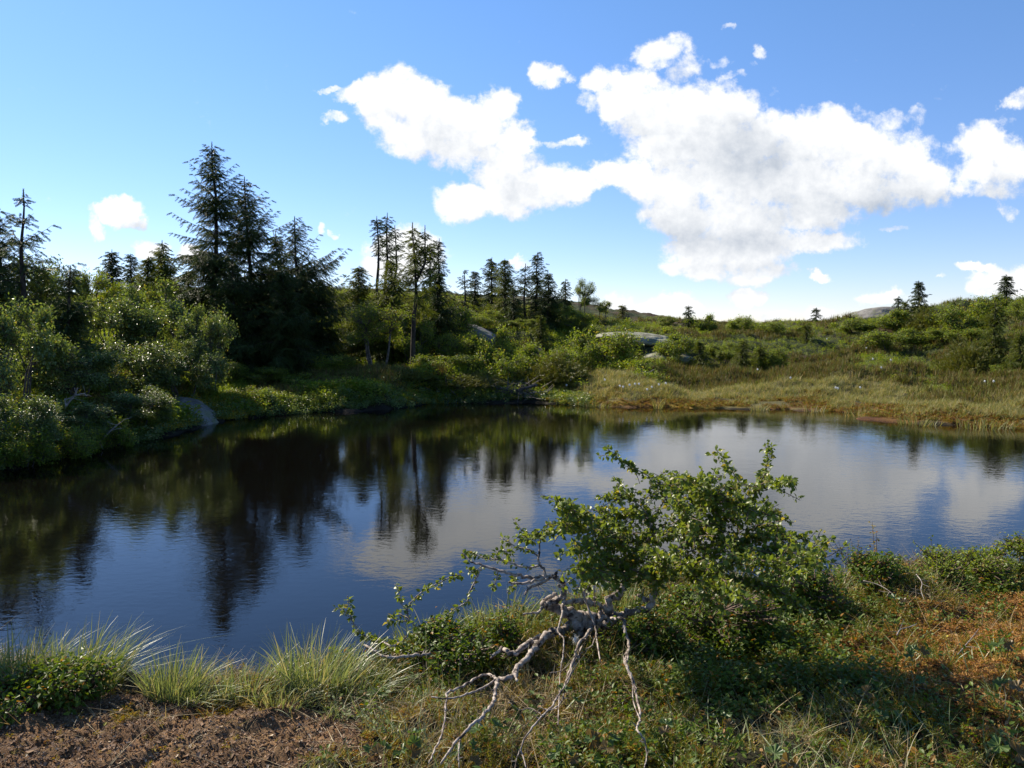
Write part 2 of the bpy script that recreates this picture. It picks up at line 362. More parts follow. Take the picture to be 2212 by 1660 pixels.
HC += [(0, 0, .58), (-1.5, 3.2, .46), (0, 3, .46), (1.5, 3, .48), (3, 3, .52), (0, 4.3, .30), (.5, 3.7, .36), (1.2, 4.6, .32), (2.4, 5.2, .34), (3.5, 5.8, .30), (5, 6.3, .32), (-1.4, 4.2, .36), (-2.6, 4.2, .42),
       (-4, 3, .6), (4, 0, .6), (-3, 0, .6), (0, -8, .8), (12, 2, .8), (-12, 0, .9), (8, 5.5, .45), (20, 10, .9), (-18, 12, 1.2), (0, -60, 1), (60, 0, 1.4), (-60, 20, 2.5)]
HC = np.array(HC)
def macro(x, y):
    num = 0; den = 0
    for cx, cy, cz in HC:
        w = 1.0/(((x-cx)**2+(y-cy)**2)/(1+0.02*(cx*cx+cy*cy))+0.12)**1.7
        num = num+w*cz; den = den+w
    return num/den
def height(x, y, fine=True):
    x = np.asarray(x, float); y = np.asarray(y, float); sh = x.shape; x = x.ravel(); y = y.ravel()
    D = np.hypot(x, y)
    wob = fbm(x*.9, y*.9, 3, 3)*np.clip(.25+D*.02, 0, .7) + fbm(x*3.1, y*3.1, 8, 2)*.12
    sd = shore_dist(x, y)+wob*sstep(D, 2, 6)
    h = macro(x, y)
    amp = np.clip(D*.012, .03, .35)
    amp = amp*(1-.85*sstep(D, 52, 75)); h = h+fbm(x*.35, y*.35, 11, 3)*amp*1.6+fbm(x*1.6, y*1.6, 12, 3)*np.clip(.03+D*.007, 0, .22)+np.abs(fbm(x*2.6, y*2.6, 19, 2))*.09*(x/np.maximum(y, .1) > -.16)*(D < 9)
    if fine: h = h+fbm(x*6, y*6, 13, 3)*.05*(D < 60)+fbm(x*26, y*26, 14, 3, .6)*.015*(D < 12)
    near = y < 9
    wid = np.where(near, .42, np.where(x > 1.0, 3.2, 1.3))
    lip = np.where(near, .10, np.where(x > 1.0, .035, .06))
    t = sstep(sd, 0, wid)
    land = lip+np.maximum(h-lip, .02)*t+np.where(x > 1.0, sd*.02, 0)*(1-t)*(sd > 0)
    land = np.maximum(land, .03)
    z = np.where(sd > 0, land, 0)
    bed = -.45*sstep(-sd, 0, .8)
    edge = sstep(sd, -.03, .05)
    z = np.where(sd > .05, land, bed*(1-edge)+land*edge*(sd > -.03))
    return z.reshape(sh)
def gz(x, y): return float(height(np.array([x]), np.array([y]))[0])

SOIL = np.array([onz(x, y, .42)[:2] for x, y in [(-300,1600),(-40,1590),(60,1535),(200,1500),(330,1500),(480,1530),(590,1545),(660,1560),(720,1610),(740,1700),(600,2100),(-600,2100)]])
ORANGE = np.array([onz(x, y, .52)[:2] for x, y in [(1850,1330),(1950,1250),(2080,1270),(2400,1300),(2600,1700),(2300,1760),(2150,1660),(2030,1560),(1880,1450),(1840,1390)]])
def polyd(PG, x, y):
    d2 = np.full(x.shape, 1e9); ins = np.zeros(x.shape, bool); n = len(PG)
    for i in range(n):
        a = PG[i]; b = PG[(i+1) % n]; e = b-a
        t = np.clip(((x-a[0])*e[0]+(y-a[1])*e[1])/(e@e), 0, 1)
        d2 = np.minimum(d2, (x-a[0]-t*e[0])**2+(y-a[1]-t*e[1])**2)
        c = ((a[1] > y) != (b[1] > y)) & (x < (b[0]-a[0])*(y-a[1])/(b[1]-a[1]+1e-12)+a[0]); ins ^= c
    return np.where(ins, -np.sqrt(d2), np.sqrt(d2))
def soilmask(x, y): return 1-sstep(polyd(SOIL, x, y)+fbm(x*4, y*4, 31, 4)*.6, -.12, .14)
def orangemask(x, y): return 1-sstep(polyd(ORANGE, x, y)+fbm(x*3, y*3, 32, 3)*.7, -.15, .15)

# one ground sheet on rings round the camera, finest where the picture looks
rad = np.concatenate([np.linspace(.25, 2.2, 30, endpoint=False), 2.2*np.exp(np.linspace(0, math.log(9/2.2), 420, endpoint=False)),
                      9*np.exp(np.linspace(0, math.log(70/9), 420, endpoint=False)), 70*np.exp(np.linspace(0, math.log(9000/70), 70))])
th = np.concatenate([np.linspace(-.80, .80, 520), np.linspace(.80, 2*pi-.80, 92)[1:-1]])
R_, T_ = np.meshgrid(rad, th, indexing='ij')
gx = R_*np.sin(T_); gy = R_*np.cos(T_)
gzv = height(gx, gy)
far = sstep(R_, 120, 400); gzv = gzv*(1-far)+far*1.0
nr, ntc = gx.shape
V = np.stack([gx, gy, gzv], -1).reshape(-1, 3)
i, j = np.meshgrid(np.arange(nr-1), np.arange(ntc), indexing='ij'); j2 = (j+1) % ntc
F = np.stack([i*ntc+j, i*ntc+j2, (i+1)*ntc+j2, (i+1)*ntc+j], -1).reshape(-1, 4)[:, ::-1]
V = np.concatenate([V, [[0, 0, gz(0, 0)]]])
x, y = V[:, 0], V[:, 1]; D = np.hypot(x, y)
sd = shore_dist(x, y)
c_green = arr(.040, .052, .014); c_brown = arr(.060, .040, .022); c_soil = arr(.165, .090, .042); c_sedge = arr(.13, .115, .045)
c_orange = arr(.19, .088, .024); c_red = arr(.12, .05, .02); c_peat = arr(.018, .013, .009); c_ylw = arr(.28, .20, .02)
n1 = fbm(x*.5, y*.5, 41, 4)[:, None]; n2_ = fbm(x*1.7, y*1.7, 42, 4)[:, None]; n3_ = fbm(x*9, y*9, 43, 3)[:, None]
def mx_(a, b, t): return a*(1-t)+b*t
col = mx_(c_green, c_brown, sstep(n1, -.05, .35))
bog = (sstep(y, 15, 18)*sstep(x, .5, 3)*(1-sstep(sd, 7, 10)))[:, None]
col = mx_(col, c_sedge, bog*.9)
strip = (sstep(y, 15, 18)*sstep(x, .5, 2.5))[:, None]*(1-sstep(sd[:, None]+n2_*2.2, .6, 2.0))*sstep(fbm(x*.8+3, y*1.1, 45, 3)[:, None], -.30, .05)
col = mx_(col, mx_(c_ylw*.8, mx_(c_orange, c_red, sstep(n2_, 0, .3)), sstep(n1+x[:, None]*.02, -.1, .25)), strip)
near = (1-sstep(y, 8, 9))[:, None]
cn = mx_(arr(.030, .028, .010), arr(.060, .038, .018), sstep(n2_, -.1, .35))
col = mx_(col, cn, near)
sm = soilmask(x, y)[:, None]*near
col = mx_(col, mx_(c_soil, arr(.26, .155, .078), sstep(n2_+n3_*.5, -.1, .4)), sm)
om = orangemask(x, y)[:, None]*near
col = mx_(col, mx_(arr(.24, .12, .05), arr(.10, .06, .025), sstep(n3_, 0, .3)), om*.9)
wet = (1-sstep(sd, -.05, .10))[:, None]
col = mx_(col, c_peat, wet*(.9-.6*strip))
G = Geo(); G.add(V[:-1], F, True)
cap = np.stack([np.full(ntc, len(V)-1), np.arange(ntc), (np.arange(ntc)+1) % ntc], 1)[:, ::-1]
G.V.append(V[-1:]); G.F.append(cap); G.S.append(True); G.n += 1
m, nt, out = newmat('ground_cover')
at_ = nt.nodes.new('ShaderNodeVertexColor'); at_.layer_name = 'Col'
tc = nt.nodes.new('ShaderNodeTexCoord')
a1 = E(noise_node(nt, tc.outputs['Object'], 38, 8, .7)); a2 = E(noise_node(nt, tc.outputs['Object'], 3.1, 5, .6))
c1 = mixc(nt, smooth(a1, .35, .65), vm(nt, 'MULTIPLY', at_.outputs[0], (.5, .5, .55)), vm(nt, 'MULTIPLY', at_.outputs[0], (1.55, 1.45, 1.3)))
c2 = mixc(nt, smooth(a2, .3, .7), c1, vm(nt, 'MULTIPLY', c1, (.75, .8, .8)))
p = pbsdf(nt, c2, .9, .2)
bp = nt.nodes.new('ShaderNodeBump'); bp.inputs['Distance'].default_value = .03; bp.inputs['Strength'].default_value = .9
nt.links.new(noise_node(nt, tc.outputs['Object'], 55, 7, .75), bp.inputs['Height']); nt.links.new(bp.outputs[0], p.inputs['Normal'])
nt.links.new(p.outputs[0], out.inputs[0])
obj('ground', G.mesh('ground', m, col), kind='structure')

# ------------------------------------------------------------------ water: dark tarn with light ripples
m, nt, out = newmat('tarn_water')
p = pbsdf(nt, (.0030, .0026, .0022), .015, .5); p.inputs['IOR'].default_value = 1.33
tc = nt.nodes.new('ShaderNodeTexCoord')
v = vm(nt, 'MULTIPLY', tc.outputs['Object'], (.8, 1.25, 1))
w1 = E(noise_node(nt, v, 3.2, 2, .5, .3)); w2 = E(noise_node(nt, v, 11.0, 3, .55, .5)); w3 = E(noise_node(nt, tc.outputs['Object'], .35, 3, .5))
calm = smooth(w3, .38, .62)*.65+.35
hgt = (w1*.0013 + w2*.0014)*calm
bp = nt.nodes.new('ShaderNodeBump'); bp.inputs['Distance'].default_value = 1.0; bp.inputs['Strength'].default_value = 1.0
nt.links.new(hgt.s, bp.inputs['Height']); nt.links.new(bp.outputs[0], p.inputs['Normal'])
p.inputs['Specular Tint'].default_value = (.88, .94, 1.0, 1)
nt.links.new(p.outputs[0], out.inputs[0])
g = Geo(); NX, NY = 120, 90
wx, wy = np.meshgrid(np.linspace(-22, 24, NX), np.linspace(3.5, 27, NY))
g.add(np.stack([wx, wy, wx*0], -1).reshape(-1, 3), (np.arange(NY-1)[:, None]*NX+np.arange(NX-1)[None])[..., None].reshape(-1, 1)+arr(0, 1, NX+1, NX).astype(int)[None])
obj('water', g.mesh('water', m), kind='structure')
# ------------------------------------------------------------------ leaf and sprig templates
def quadleaf(fold=.12):            # pointed oval of two quads folded on the midrib, length 1 along Y
    v = arr([0,0,0],[.0,1,0],[-.27,.45,fold],[.27,.45,fold],[0,.5,0]); v = arr([0,0,0],[-.24,.35,fold],[0,1,0],[.24,.35,fold])
    return v, [[0,3,2,1]]
def birchleaf():                   # rhombic leaf with a toothed edge, folded on the midrib
    e = [(.02,.0),(.16,.07),(.30,.20),(.27,.25),(.36,.33),(.31,.40),(.34,.50),(.25,.56),(.25,.66),(.15,.74),(.12,.84)]
    L = [(-x, y, x*.35-(y-.4)**2*.25) for x, y in e]; R = [(x, y, x*.35-(y-.4)**2*.25) for x, y in e]
    mid = [(0, y, -(y-.4)**2*.25) for x, y in e]; n = len(e)
    v = arr(*(L+mid+R+[(0, 1, -.09)])); f = []
    for k in range(n-1): f += [[k, n+k, n+k+1, k+1], [n+k, 2*n+k, 2*n+k+1, n+k+1]]
    f += [[n-1, 2*n-1, 3*n, 3*n], [2*n-1, 3*n-1, 3*n, 3*n]]
    return v, f
def ovalleaf():
    v = arr([0,0,0],[-.22,.25,.07],[-.25,.6,.07],[0,1,-.03],[.25,.6,.07],[.22,.25,.07],[0,.3,0],[0,.62,.01])
    return v, [[0,6,7,1],[1,6,7,2]] and [[0,6,1,1],[1,6,7,2],[2,7,3,3],[0,5,6,6],[5,4,7,6],[4,3,7,7]]
def tri_or_quad(G, v, f, *a, **k):
    f = np.array(f); q = f[f[:, 2] != f[:, 3]]; t = f[f[:, 2] == f[:, 3]][:, :3]
    P, X, Y, Z = a
    V = P[:, None]+v[None, :, 0:1]*X[:, None]+v[None, :, 1:2]*Y[:, None]+v[None, :, 2:3]*Z[:, None]
    o = (np.arange(len(P))*len(v))[:, None, None]; b = G.n
    G.add(V.reshape(-1, 3), (q[None]+o).reshape(-1, 4))
    if len(t): G.F.append((t[None]+o).reshape(-1, 3)+b); G.S.append(False)
def needle_sprig(rng, n=9, w=.16):
    """a spruce twig of length 1 along Y: short needle blades on both sides and above"""
    V = []; F = []
    for k in range(n):
        y = (k+.3)/n
        for a in (0, 1.57, 3.14, 4.71):
            a += rng.uniform(-.5, .5); L = w*rng.uniform(.8, 1.2)*(1-.45*y); c, s = cos(a), sin(a)
            b = len(V); t = .075
            V += [(0, y-t, 0), (c*L, y+L*.9, s*L), (0, y+t, 0), (c*L*.35-.01, y+.02, s*L*.35)]
            F.append([b, b+1, b+2, b+3])
    return arr(*V), F
def twigcluster(rng, n, L, leaf, s, spread=.5, up=.3):
    """a leafy sprig standing along Z: n leaves of size s round a stem of length L"""
    V = []; F = []; lv, lf = leaf
    for k in range(n):
        h = L*(.2+.8*(k+rng.random())/n); a = k*2.4+rng.uniform(-.4, .4)
        d = arr(cos(a), sin(a), rng.uniform(-.1, .9)*up*2); d /= np.linalg.norm(d)
        nn = arr(-d[0]*.5, -d[1]*.5, 1)+rng.normal(size=3)*.3; nn -= d*np.dot(nn, d); nn /= np.linalg.norm(nn); xx = np.cross(d, nn)
        p = arr(cos(a)*spread*L*.12*rng.random(), sin(a)*spread*L*.12*rng.random(), h); sz = s*rng.uniform(.7, 1.2)
        b = len(V)
        for q in lv: V.append(p+(xx*q[0]+d*q[1]+nn*q[2])*sz)
        F += [[i+b for i in f] for f in lf]
    return arr(*V), F

# ------------------------------------------------------------------ spruce
def spruce(seed, H, R, z0=.06, gaps=.1, dens=1.0, droop=.35, top=.9, bare=0.0, leaders=1, sprig=.17, skew=0.0, lean=0.0, mat='spruce', thin=1.0, curve=0.8, reach=(), capk=.60):
    """returns (trunk, crown); the crown is drooping whorls of twigs set with needles"""
    rng = np.random.default_rng(seed); T = Geo(); C = Geo(); sv, sf = needle_sprig(rng)
    hs = np.linspace(0, 1, 14); wob = np.stack([fbm(hs*3+seed, hs*0, seed, 2), fbm(hs*3, hs*0+seed, seed+5, 2)], 1)*.17*H/6
    P = np.stack([wob[:, 0]+lean*hs*H, wob[:, 1], hs*H], 1); P[0, 2] = -.3; r0 = .012*H+.03
    tube(T, P, r0*(1-hs)**.8+.008, 7, .06, rng)
    tops = [(P, 1.0)]
    for l in range(1, leaders):
        q = 7+rng.integers(0, 2); a = rng.uniform(0, 6.3); hh = np.linspace(0, 1, 7); HL = H*rng.uniform(.9, .99)-P[q, 2]
        off = np.stack([np.cos(a)*np.minimum(hh*3, 1)*.45, np.sin(a)*np.minimum(hh*3, 1)*.45, hh*HL], 1); Q = P[q]+off
        tube(T, Q, r0*.45*(1-hh)+.008, 6, .05, rng); tops.append((Q, .6))
    SP = []; SD = []; SL = []; A = []; B = []; RA = []
    for Pt, wt in tops:
        zt = Pt[-1, 2]; zb = max(Pt[0, 2], z0*H)
        z = zb
        while z < zt-.24*min(1, H/6):
            f = (z-zb)/(zt-zb) if wt == 1 else (z-z0*H)/(H-z0*H)
            ff = min(max(f, 0), 1)
            env = R*((1-ff)**curve)*top+.10
            env = min(env, .03+max(zt-z-.10, 0)*capk)
            if bare and ff < bare: nb = rng.integers(0, 2); env *= .6
            else: nb = max(2, int(round(rng.integers(4, 8)*dens)))
            if rng.random() < gaps: nb = rng.integers(0, 2)
            cx = np.interp(z, Pt[:, 2], Pt[:, 0]); cy = np.interp(z, Pt[:, 2], Pt[:, 1]); a0 = rng.uniform(0, 6.3)
            for k in range(nb):
                a = a0+k*2*pi/nb+rng.uniform(-.4, .4); L = env*rng.choice([rng.uniform(.45, .8), rng.uniform(.8, 1.2)])*thin*(1+skew*cos(a))
                for (rf, ra_, rl) in reach:
                    if abs(ff-rf) < .05 and abs((a-ra_+pi) % (2*pi)-pi) < .7: L = max(L, rl*rng.uniform(.7, 1))
                L = max(L, .06); up = .08+1.0*ff**1.8+rng.normal()*.2; zs = z+rng.uniform(-.17, .17)*(1-.6*ff)
                n = max(2, int(L/.10)); t = (np.arange(n)+.5)/n
                bx = cos(a); by = sin(a)
                zc = L*(up*t - droop*t*t*(1.5-ff)*1.2+ .34*t**3)
                pts = np.stack([cx+bx*L*t, cy+by*L*t, zs+zc], 1); pts[:, :2] += np.outer(t*t*L*rng.normal()*.18, [-by, bx])
                A.append(np.concatenate([[[cx, cy, zs]], pts[:-1]])); B.append(pts); RA.append(np.linspace(.011+.006*L, .004, n))
                deadw = (bare and ff < bare*1.1 and rng.random() < .8)
                for i in range(n):
                    if deadw: break
                    if rng.random() > .93: continue
                    ti = t[i]; tl = min(.42*L*(1-ti)+.065, .55)
                    for sgn in (-1, 1, 0) if i < n-1 else (0, 0):
                        if sgn == 0 and rng.random() < .35 and i < n-1: continue
                        ang = a+sgn*rng.uniform(.7, 1.15); ln = tl*rng.uniform(.6, 1.1)*(.75 if sgn == 0 else 1)
                        if sgn == 0 and i == n-1: ln = .13
                        dz = -rng.uniform(.2, 1.5)*(1.0-.4*ff)*(1.5 if sgn == 0 and i < n-1 else .8)+.15*ff
                        dr = arr(cos(ang), sin(ang), dz); dr /= np.linalg.norm(dr)
                        m_ = max(1, int(round(ln/sprig)))
                        for q in range(m_):
                            SP.append(pts[i]+dr*ln*q/m_+arr(0, 0, -.03*q)); SD.append(dr+arr(0, 0, -.12*q)); SL.append(ln/m_*1.35)
            z += rng.uniform(.5, 1.3)*min(.07+.18*env, .27)*min(max(H/5, .6), 1.2)
        SP.append(Pt[-1]-arr(0, 0, .18)); SD.append(arr(.02, 0, 1)); SL.append(.20); SP.append(Pt[-1]-arr(0, 0, .36)); SD.append(arr(0, .03, 1)); SL.append(.20)
    SP = np.array(SP); SD = unit(np.array(SD)); SL = np.array(SL)
    h = rng.normal(size=SD.shape); Xb = unit(h-(h*SD).sum(1, keepdims=True)*SD); Zb = np.cross(Xb, SD)
    s = (SL*rng.uniform(.85, 1.2, len(SL)))[:, None]
    wd = np.minimum(s*1.15, .24)
    stamp(C, sv, sf, SP, Xb*wd, SD*s, Zb*wd)
    sticks(T, np.concatenate(A), np.concatenate(B), np.concatenate(RA), np.concatenate(RA)*.8)
    return T.mesh('trunk', M['bark_dark']), C.mesh('crown', M[mat])

# ------------------------------------------------------------------ broadleaf bushes and small birches
def shrub(seed, W, H, clumps=16, tips=46, per=6, leaf=.05, stems=4, mat='bushleaf', flat=.8, bark='limb', low=.12, r0=.035, up=.45, shell=.55, template=None):
    """W wide, H high, z up from the ground: limbs to clumps, twigs to tips, leaves round the tips"""
    rng = np.random.default_rng(seed); T = Geo(); C = Geo()
    lv, lf = template or quadleaf()
    cc = []; k = 0
    while len(cc) < clumps:
        v = rng.normal(size=3); v /= np.linalg.norm(v); rr = shell+(1-shell)*rng.random()
        v = v*rr; z = H*(low+(1-low)*(.5+.5*v[2]))
        p = arr(v[0]*W*.5*.82, v[1]*W*.5*.82, z*rng.uniform(.82, 1.0))
        if v[2] < -.55 and rng.random() < .6: continue
        cc.append(p)
    cc = np.array(cc); st = []
    for s in range(stems):
        a = rng.uniform(0, 6.3); b = arr(cos(a)*W*.05, sin(a)*W*.05, -.15)
        q = arr(cos(a)*W*.16, sin(a)*W*.16, H*rng.uniform(.35, .5)); mid = (b+q)/2+rng.normal(size=3)*W*.03
        path = spline([b, mid, q], 4); tube(T, path, np.linspace(r0, r0*.6, len(path)), 6, .08, rng); st.append(path)
    allst = np.concatenate(st); TP = []; TD = []
    for c in cc:
        d = np.linalg.norm((allst-c)*arr(1, 1, .7), axis=1)+allst[:, 2]*-.25; b = allst[np.argmin(d)]
        m1 = b+(c-b)*.5+rng.normal(size=3)*W*.04+arr(0, 0, H*.04)
        path = spline([b, m1, c], 5); tube(T, path, np.linspace(r0*.5, r0*.12, len(path)), 5, .06, rng)
        rad_ = W/ math.sqrt(clumps)*.62*rng.uniform(.7, 1.25)
        n = int(tips*rng.uniform(.7, 1.3)); dv = rng.normal(size=(n, 3)); dv = unit(dv)*np.cbrt(rng.random((n, 1)))**.8
        tp = c+dv*rad_*arr(1, 1, flat*.75)+arr(0, 0, .25*rad_)
        tp = tp[tp[:, 2] > .03*H]
        bp = path[rng.integers(len(path)//2, len(path), len(tp))]
        mdl = (bp+tp)/2+rng.normal(size=tp.shape)*rad_*.1
        w_ = max(.0035, r0*.08)
        sticks(T, bp, mdl, w_, w_*.8); sticks(T, mdl, tp, w_*.8, w_*.5)
        TP.append(tp); TD.append(unit(tp-mdl))
    TP = np.concatenate(TP); TD = np.concatenate(TD)
    P = np.repeat(TP, per, 0); Dr = np.repeat(TD, per, 0); n = len(P)
    P = P-Dr*rng.random((n, 1))*leaf*4+rng.normal(size=(n, 3))*leaf*.9
    outw = unit(P-arr(0, 0, H*.4))*.35
    X_, Yv, Zv = basis(rng, n, up, outw, Dr*.6)
    s = (leaf*rng.uniform(.65, 1.25, n))[:, None]
    stamp(C, lv, lf, P, X_*s*1.2, Yv*s, Zv*s)
    return T.mesh('stems', M[bark]), C.mesh('foliage', M[mat])

# ------------------------------------------------------------------ needle scrub (juniper, knee-high spruce)
def needlescrub(seed, W, H, n=420, mat='juniper', sprig=.16, flat=.6):
    rng = np.random.default_rng(seed); T = Geo(); C = Geo(); sv, sf = needle_sprig(rng, 7, .2)
    A = []; B = []; P = []; Dv = []
    for k in range(n):
        a = rng.uniform(0, 2*pi); r = math.sqrt(rng.random())*W*.5; lump = 1+.55*vnoise(cos(a)*r*2.2+seed, sin(a)*r*2.2)*2
        zt = H*(1-(r/(W*.5))**2*.6)*lump*rng.uniform(.35, 1.0)
        t = arr(cos(a)*r, sin(a)*r, max(zt, .06)); A.append(arr(t[0]*.3, t[1]*.3, 0)); B.append(t)
        for q in range(6):
            dd = arr(t[0]/W*1.6, t[1]/W*1.6, .35)+rng.normal(size=3)*.6; dd /= np.linalg.norm(dd); P.append(t+rng.normal(size=3)*sprig*.7); Dv.append(dd)
    P = np.array(P); Dv = np.array(Dv); P[:, 2] = np.maximum(P[:, 2], .03)
    h = rng.normal(size=Dv.shape); Xb = unit(h-(h*Dv).sum(1, keepdims=True)*Dv); Zb = np.cross(Xb, Dv); s = (sprig*rng.uniform(.8, 1.3, len(P)))[:, None]
    stamp(C, sv, sf, P, Xb*s, Dv*s, Zb*s)
    ii = rng.random(n) < .35; sticks(T, np.array(A)[ii], np.array(B)[ii], .012, .004)
    return T.mesh('stems', M['limb']), C.mesh('foliage', M[mat])

def copy_thing(t, loc, rz, sc, label):
    r = t.copy(); COL.objects.link(r); r.location = loc; r.rotation_euler = (0, 0, rz); r.scale = (sc,)*3 if not hasattr(sc, '__len__') else sc
    r['label'] = label
    for ch in t.children:
        c = ch.copy(); COL.objects.link(c); c.parent = r
    return r
# ------------------------------------------------------------------ trees and bushes round the tarn
def stand(px, ytop, Yd, sink=.05):
    """foot on the ground at depth Yd below picture column px, and the height that reaches picture line ytop"""
    q = at(px, ytop, Yd); z = gz(q[0], q[1])-sink
    return arr(q[0], q[1], z), q[2]-z
def W2(pxw, Yd): return pxw/FPX*Yd
SPR = 'spruces round the tarn'
def add_spruce(name, px, ytop, Yd, halfpx, label, seed, group=SPR, **k):
    p, H = stand(px, ytop, Yd); t, c = spruce(seed, H, W2(halfpx, Yd)*1.18, **k)
    return place(name, [('trunk', t), ('crown', c)], p, label, 'tree', group)
# the dark stand left of the middle
add_spruce('spruce_tree', 457, 308, 27, 140, 'tallest dark spruce, its pointed top highest of all trees on the left bank', 1, gaps=.04, dens=1.45, curve=.7, droop=.45)
add_spruce('spruce_tree', 533, 382, 27.8, 140, 'second tallest dark spruce with bent top just right of the tallest spruce', 2, gaps=.08, dens=1.35, curve=.6, skew=.15, droop=.4, leaders=1, lean=-.01)
add_spruce('spruce_tree', 637, 468, 28.4, 120, 'dark spruce with long right-reaching boughs at the right edge of the dark stand', 3, gaps=.05, dens=1.4, curve=.55, skew=.25, reach=((.55, 0, 1.6),))
add_spruce('spruce_tree', 596, 500, 29.5, 110, 'dark spruce standing between the bent-topped spruce and the one with long right boughs', 4, dens=1.4, curve=.6)
add_spruce('spruce_tree', 500, 560, 25.6, 115, 'broad low dark spruce in front of the tallest spruce, its boughs near the ground', 5, dens=1.4, curve=.45, gaps=.0)
add_spruce('spruce_tree', 612, 585, 25.8, 100, 'broad dark spruce in deep shade in front of the dark stand on its right side', 6, dens=1.4, curve=.4, gaps=.0)
add_spruce('spruce_tree', 405, 585, 27.5, 80, 'broad low spruce at the left foot of the tallest spruce', 7, dens=1.3, curve=.5, gaps=.0)
add_spruce('spruce_tree', 352, 520, 31, 62, 'yellow-green young spruce with two tips left of the tallest spruce', 8, curve=.55, leaders=2, mat='spruce_light', dens=1.2)
add_spruce('spruce_tree', 318, 555, 29.5, 62, 'bushy yellow-green spruce left of the two-tipped young spruce', 9, curve=.4, mat='spruce_light', dens=1.3, gaps=0)
add_spruce('spruce_tree', 240, 542, 32, 42, 'small spruce with clean pointed top standing above the birches on the left', 10, curve=.7)
add_spruce('spruce_tree', 282, 548, 34, 26, 'thin small spruce tip between two bigger spruces behind the birches', 11, curve=.8)
add_spruce('spruce_tree', 690, 600, 29, 70, 'low dark spruce at the right end of the dark stand under the far hill', 12, dens=1.3, curve=.4, gaps=0)
# scraggy spruces at the left edge
add_spruce('old_spruce_tree', 44, 410, 18.5, 118, 'wind-torn spruce with a bare crooked top and long boughs near the left edge', 20, gaps=.42, dens=.75, curve=.35, droop=.45, top=.95, reach=((.3, 0, 1.45), (.5, .2, 1.2), (.75, .1, .85)), thin=.9)
add_spruce('old_spruce_tree', -8, 440, 19.5, 70, 'ragged spruce cut by the left edge of the view', 21, gaps=.3, dens=.8, curve=.35, leaders=2)
add_spruce('old_spruce_tree', 130, 575, 17.5, 62, 'small crooked blue-green spruce leaning right beside the wind-torn spruce', 22, gaps=.2, dens=1.0, curve=.3, droop=.3, lean=.08, z0=.35)
# the group on the bank left of centre
G2 = 'spruces on the knoll left of centre'
add_spruce('bare_stemmed_spruce', 893, 482, 27.0, 98, 'tall fork-topped spruce with a long bare black trunk reaching down to the shore', 30, group=G2, z0=.38, gaps=.22, dens=.9, curve=.6, bare=.14, leaders=2, droop=.2, mat='spruce_light', thin=.8)
add_spruce('thin_spruce', 816, 468, 34, 17, 'thin spruce with a bare stem and tufted tip, leftmost of the thin group', 31, group=G2, z0=.25, gaps=.1, bare=.5, curve=.45, dens=.9)
add_spruce('thin_spruce', 833, 462, 34.8, 20, 'thin spruce with the highest tufted tip of the thin group', 32, group=G2, z0=.25, gaps=.1, bare=.45, curve=.45, dens=1)
add_spruce('thin_spruce', 853, 487, 35.6, 22, 'thin spruce with a crooked sparse stem just right of the highest tufted tip', 33, group=G2, z0=.2, gaps=.5, bare=.55, curve=.3, dens=.7)
add_spruce('thin_spruce', 928, 530, 33, 24, 'short narrow spruce just right of the fork-topped spruce', 34, group=G2, z0=.2, curve=.4, gaps=.2)
add_spruce('thin_spruce', 946, 518, 34, 30, 'narrow spruce with spreading lower boughs, rightmost on the knoll left of centre', 35, group=G2, z0=.15, curve=.9, gaps=.25)
add_spruce('spruce_tree', 775, 575, 31, 78, 'yellow-green bushy spruce at the left end of the knoll group', 36, group=G2, curve=.4, dens=1.3, mat='spruce_light', gaps=0)
add_spruce('spruce_tree', 845, 560, 30, 88, 'broad yellow-green spruce below the thin tufted spruces', 37, group=G2, curve=.4, dens=1.4, mat='spruce_light', gaps=0)
add_spruce('spruce_tree', 945, 590, 30, 75, 'bushy dark green spruce at the right end of the knoll group', 38, group=G2, curve=.4, dens=1.3, gaps=0)
# the row on the crest at the centre
G3 = 'spruces on the crest at the centre'
for nm, px, yt, D_, hp, lab, sd_, kw in [
    ('sparse_spruce', 1003, 584, 40, 20, 'small sparse spruce, leftmost of the crest row at the centre', 40, dict(gaps=.4, dens=.6, curve=.4)),
    ('sparse_spruce', 1026, 587, 41, 20, 'small wind-bent spruce second from the left in the crest row', 41, dict(gaps=.2, curve=.4)),
    ('sparse_spruce', 1063, 556, 40, 30, 'ragged two-tipped spruce left of the dense cone-shaped spruce', 42, dict(gaps=.35, dens=.7, curve=.5, leaders=2)),
    ('spruce_tree', 1090, 560, 38, 48, 'dense cone-shaped green spruce in the middle of the crest row', 43, dict(gaps=0, dens=1.3, curve=.8, mat='spruce_light')),
    ('sparse_spruce', 1134, 570, 38.5, 44, 'half-dead spruce with bare left boughs right of the cone-shaped spruce', 44, dict(gaps=.45, dens=.7, curve=.3, bare=.35)),
    ('spruce_tree', 1159, 545, 39, 32, 'slender spruce, the highest tip of the crest row', 45, dict(gaps=.12, curve=.75)),
    ('spruce_tree', 1184, 587, 37.5, 42, 'dark layered spruce right of the highest tip of the crest row', 46, dict(gaps=.1, curve=.75)),
    ('sparse_spruce', 1221, 604, 41, 24, 'thin pale spruce, rightmost of the crest row before the birches', 47, dict(gaps=.3, curve=.5, dens=.7)),
    ('sparse_spruce', 1110, 625, 36.5, 50, 'low broad spruce at the foot of the crest row', 48, dict(gaps=.1, curve=.4, dens=1.1))]:
    add_spruce(nm, px, yt, D_, hp, lab, sd_, group=G3, **kw)
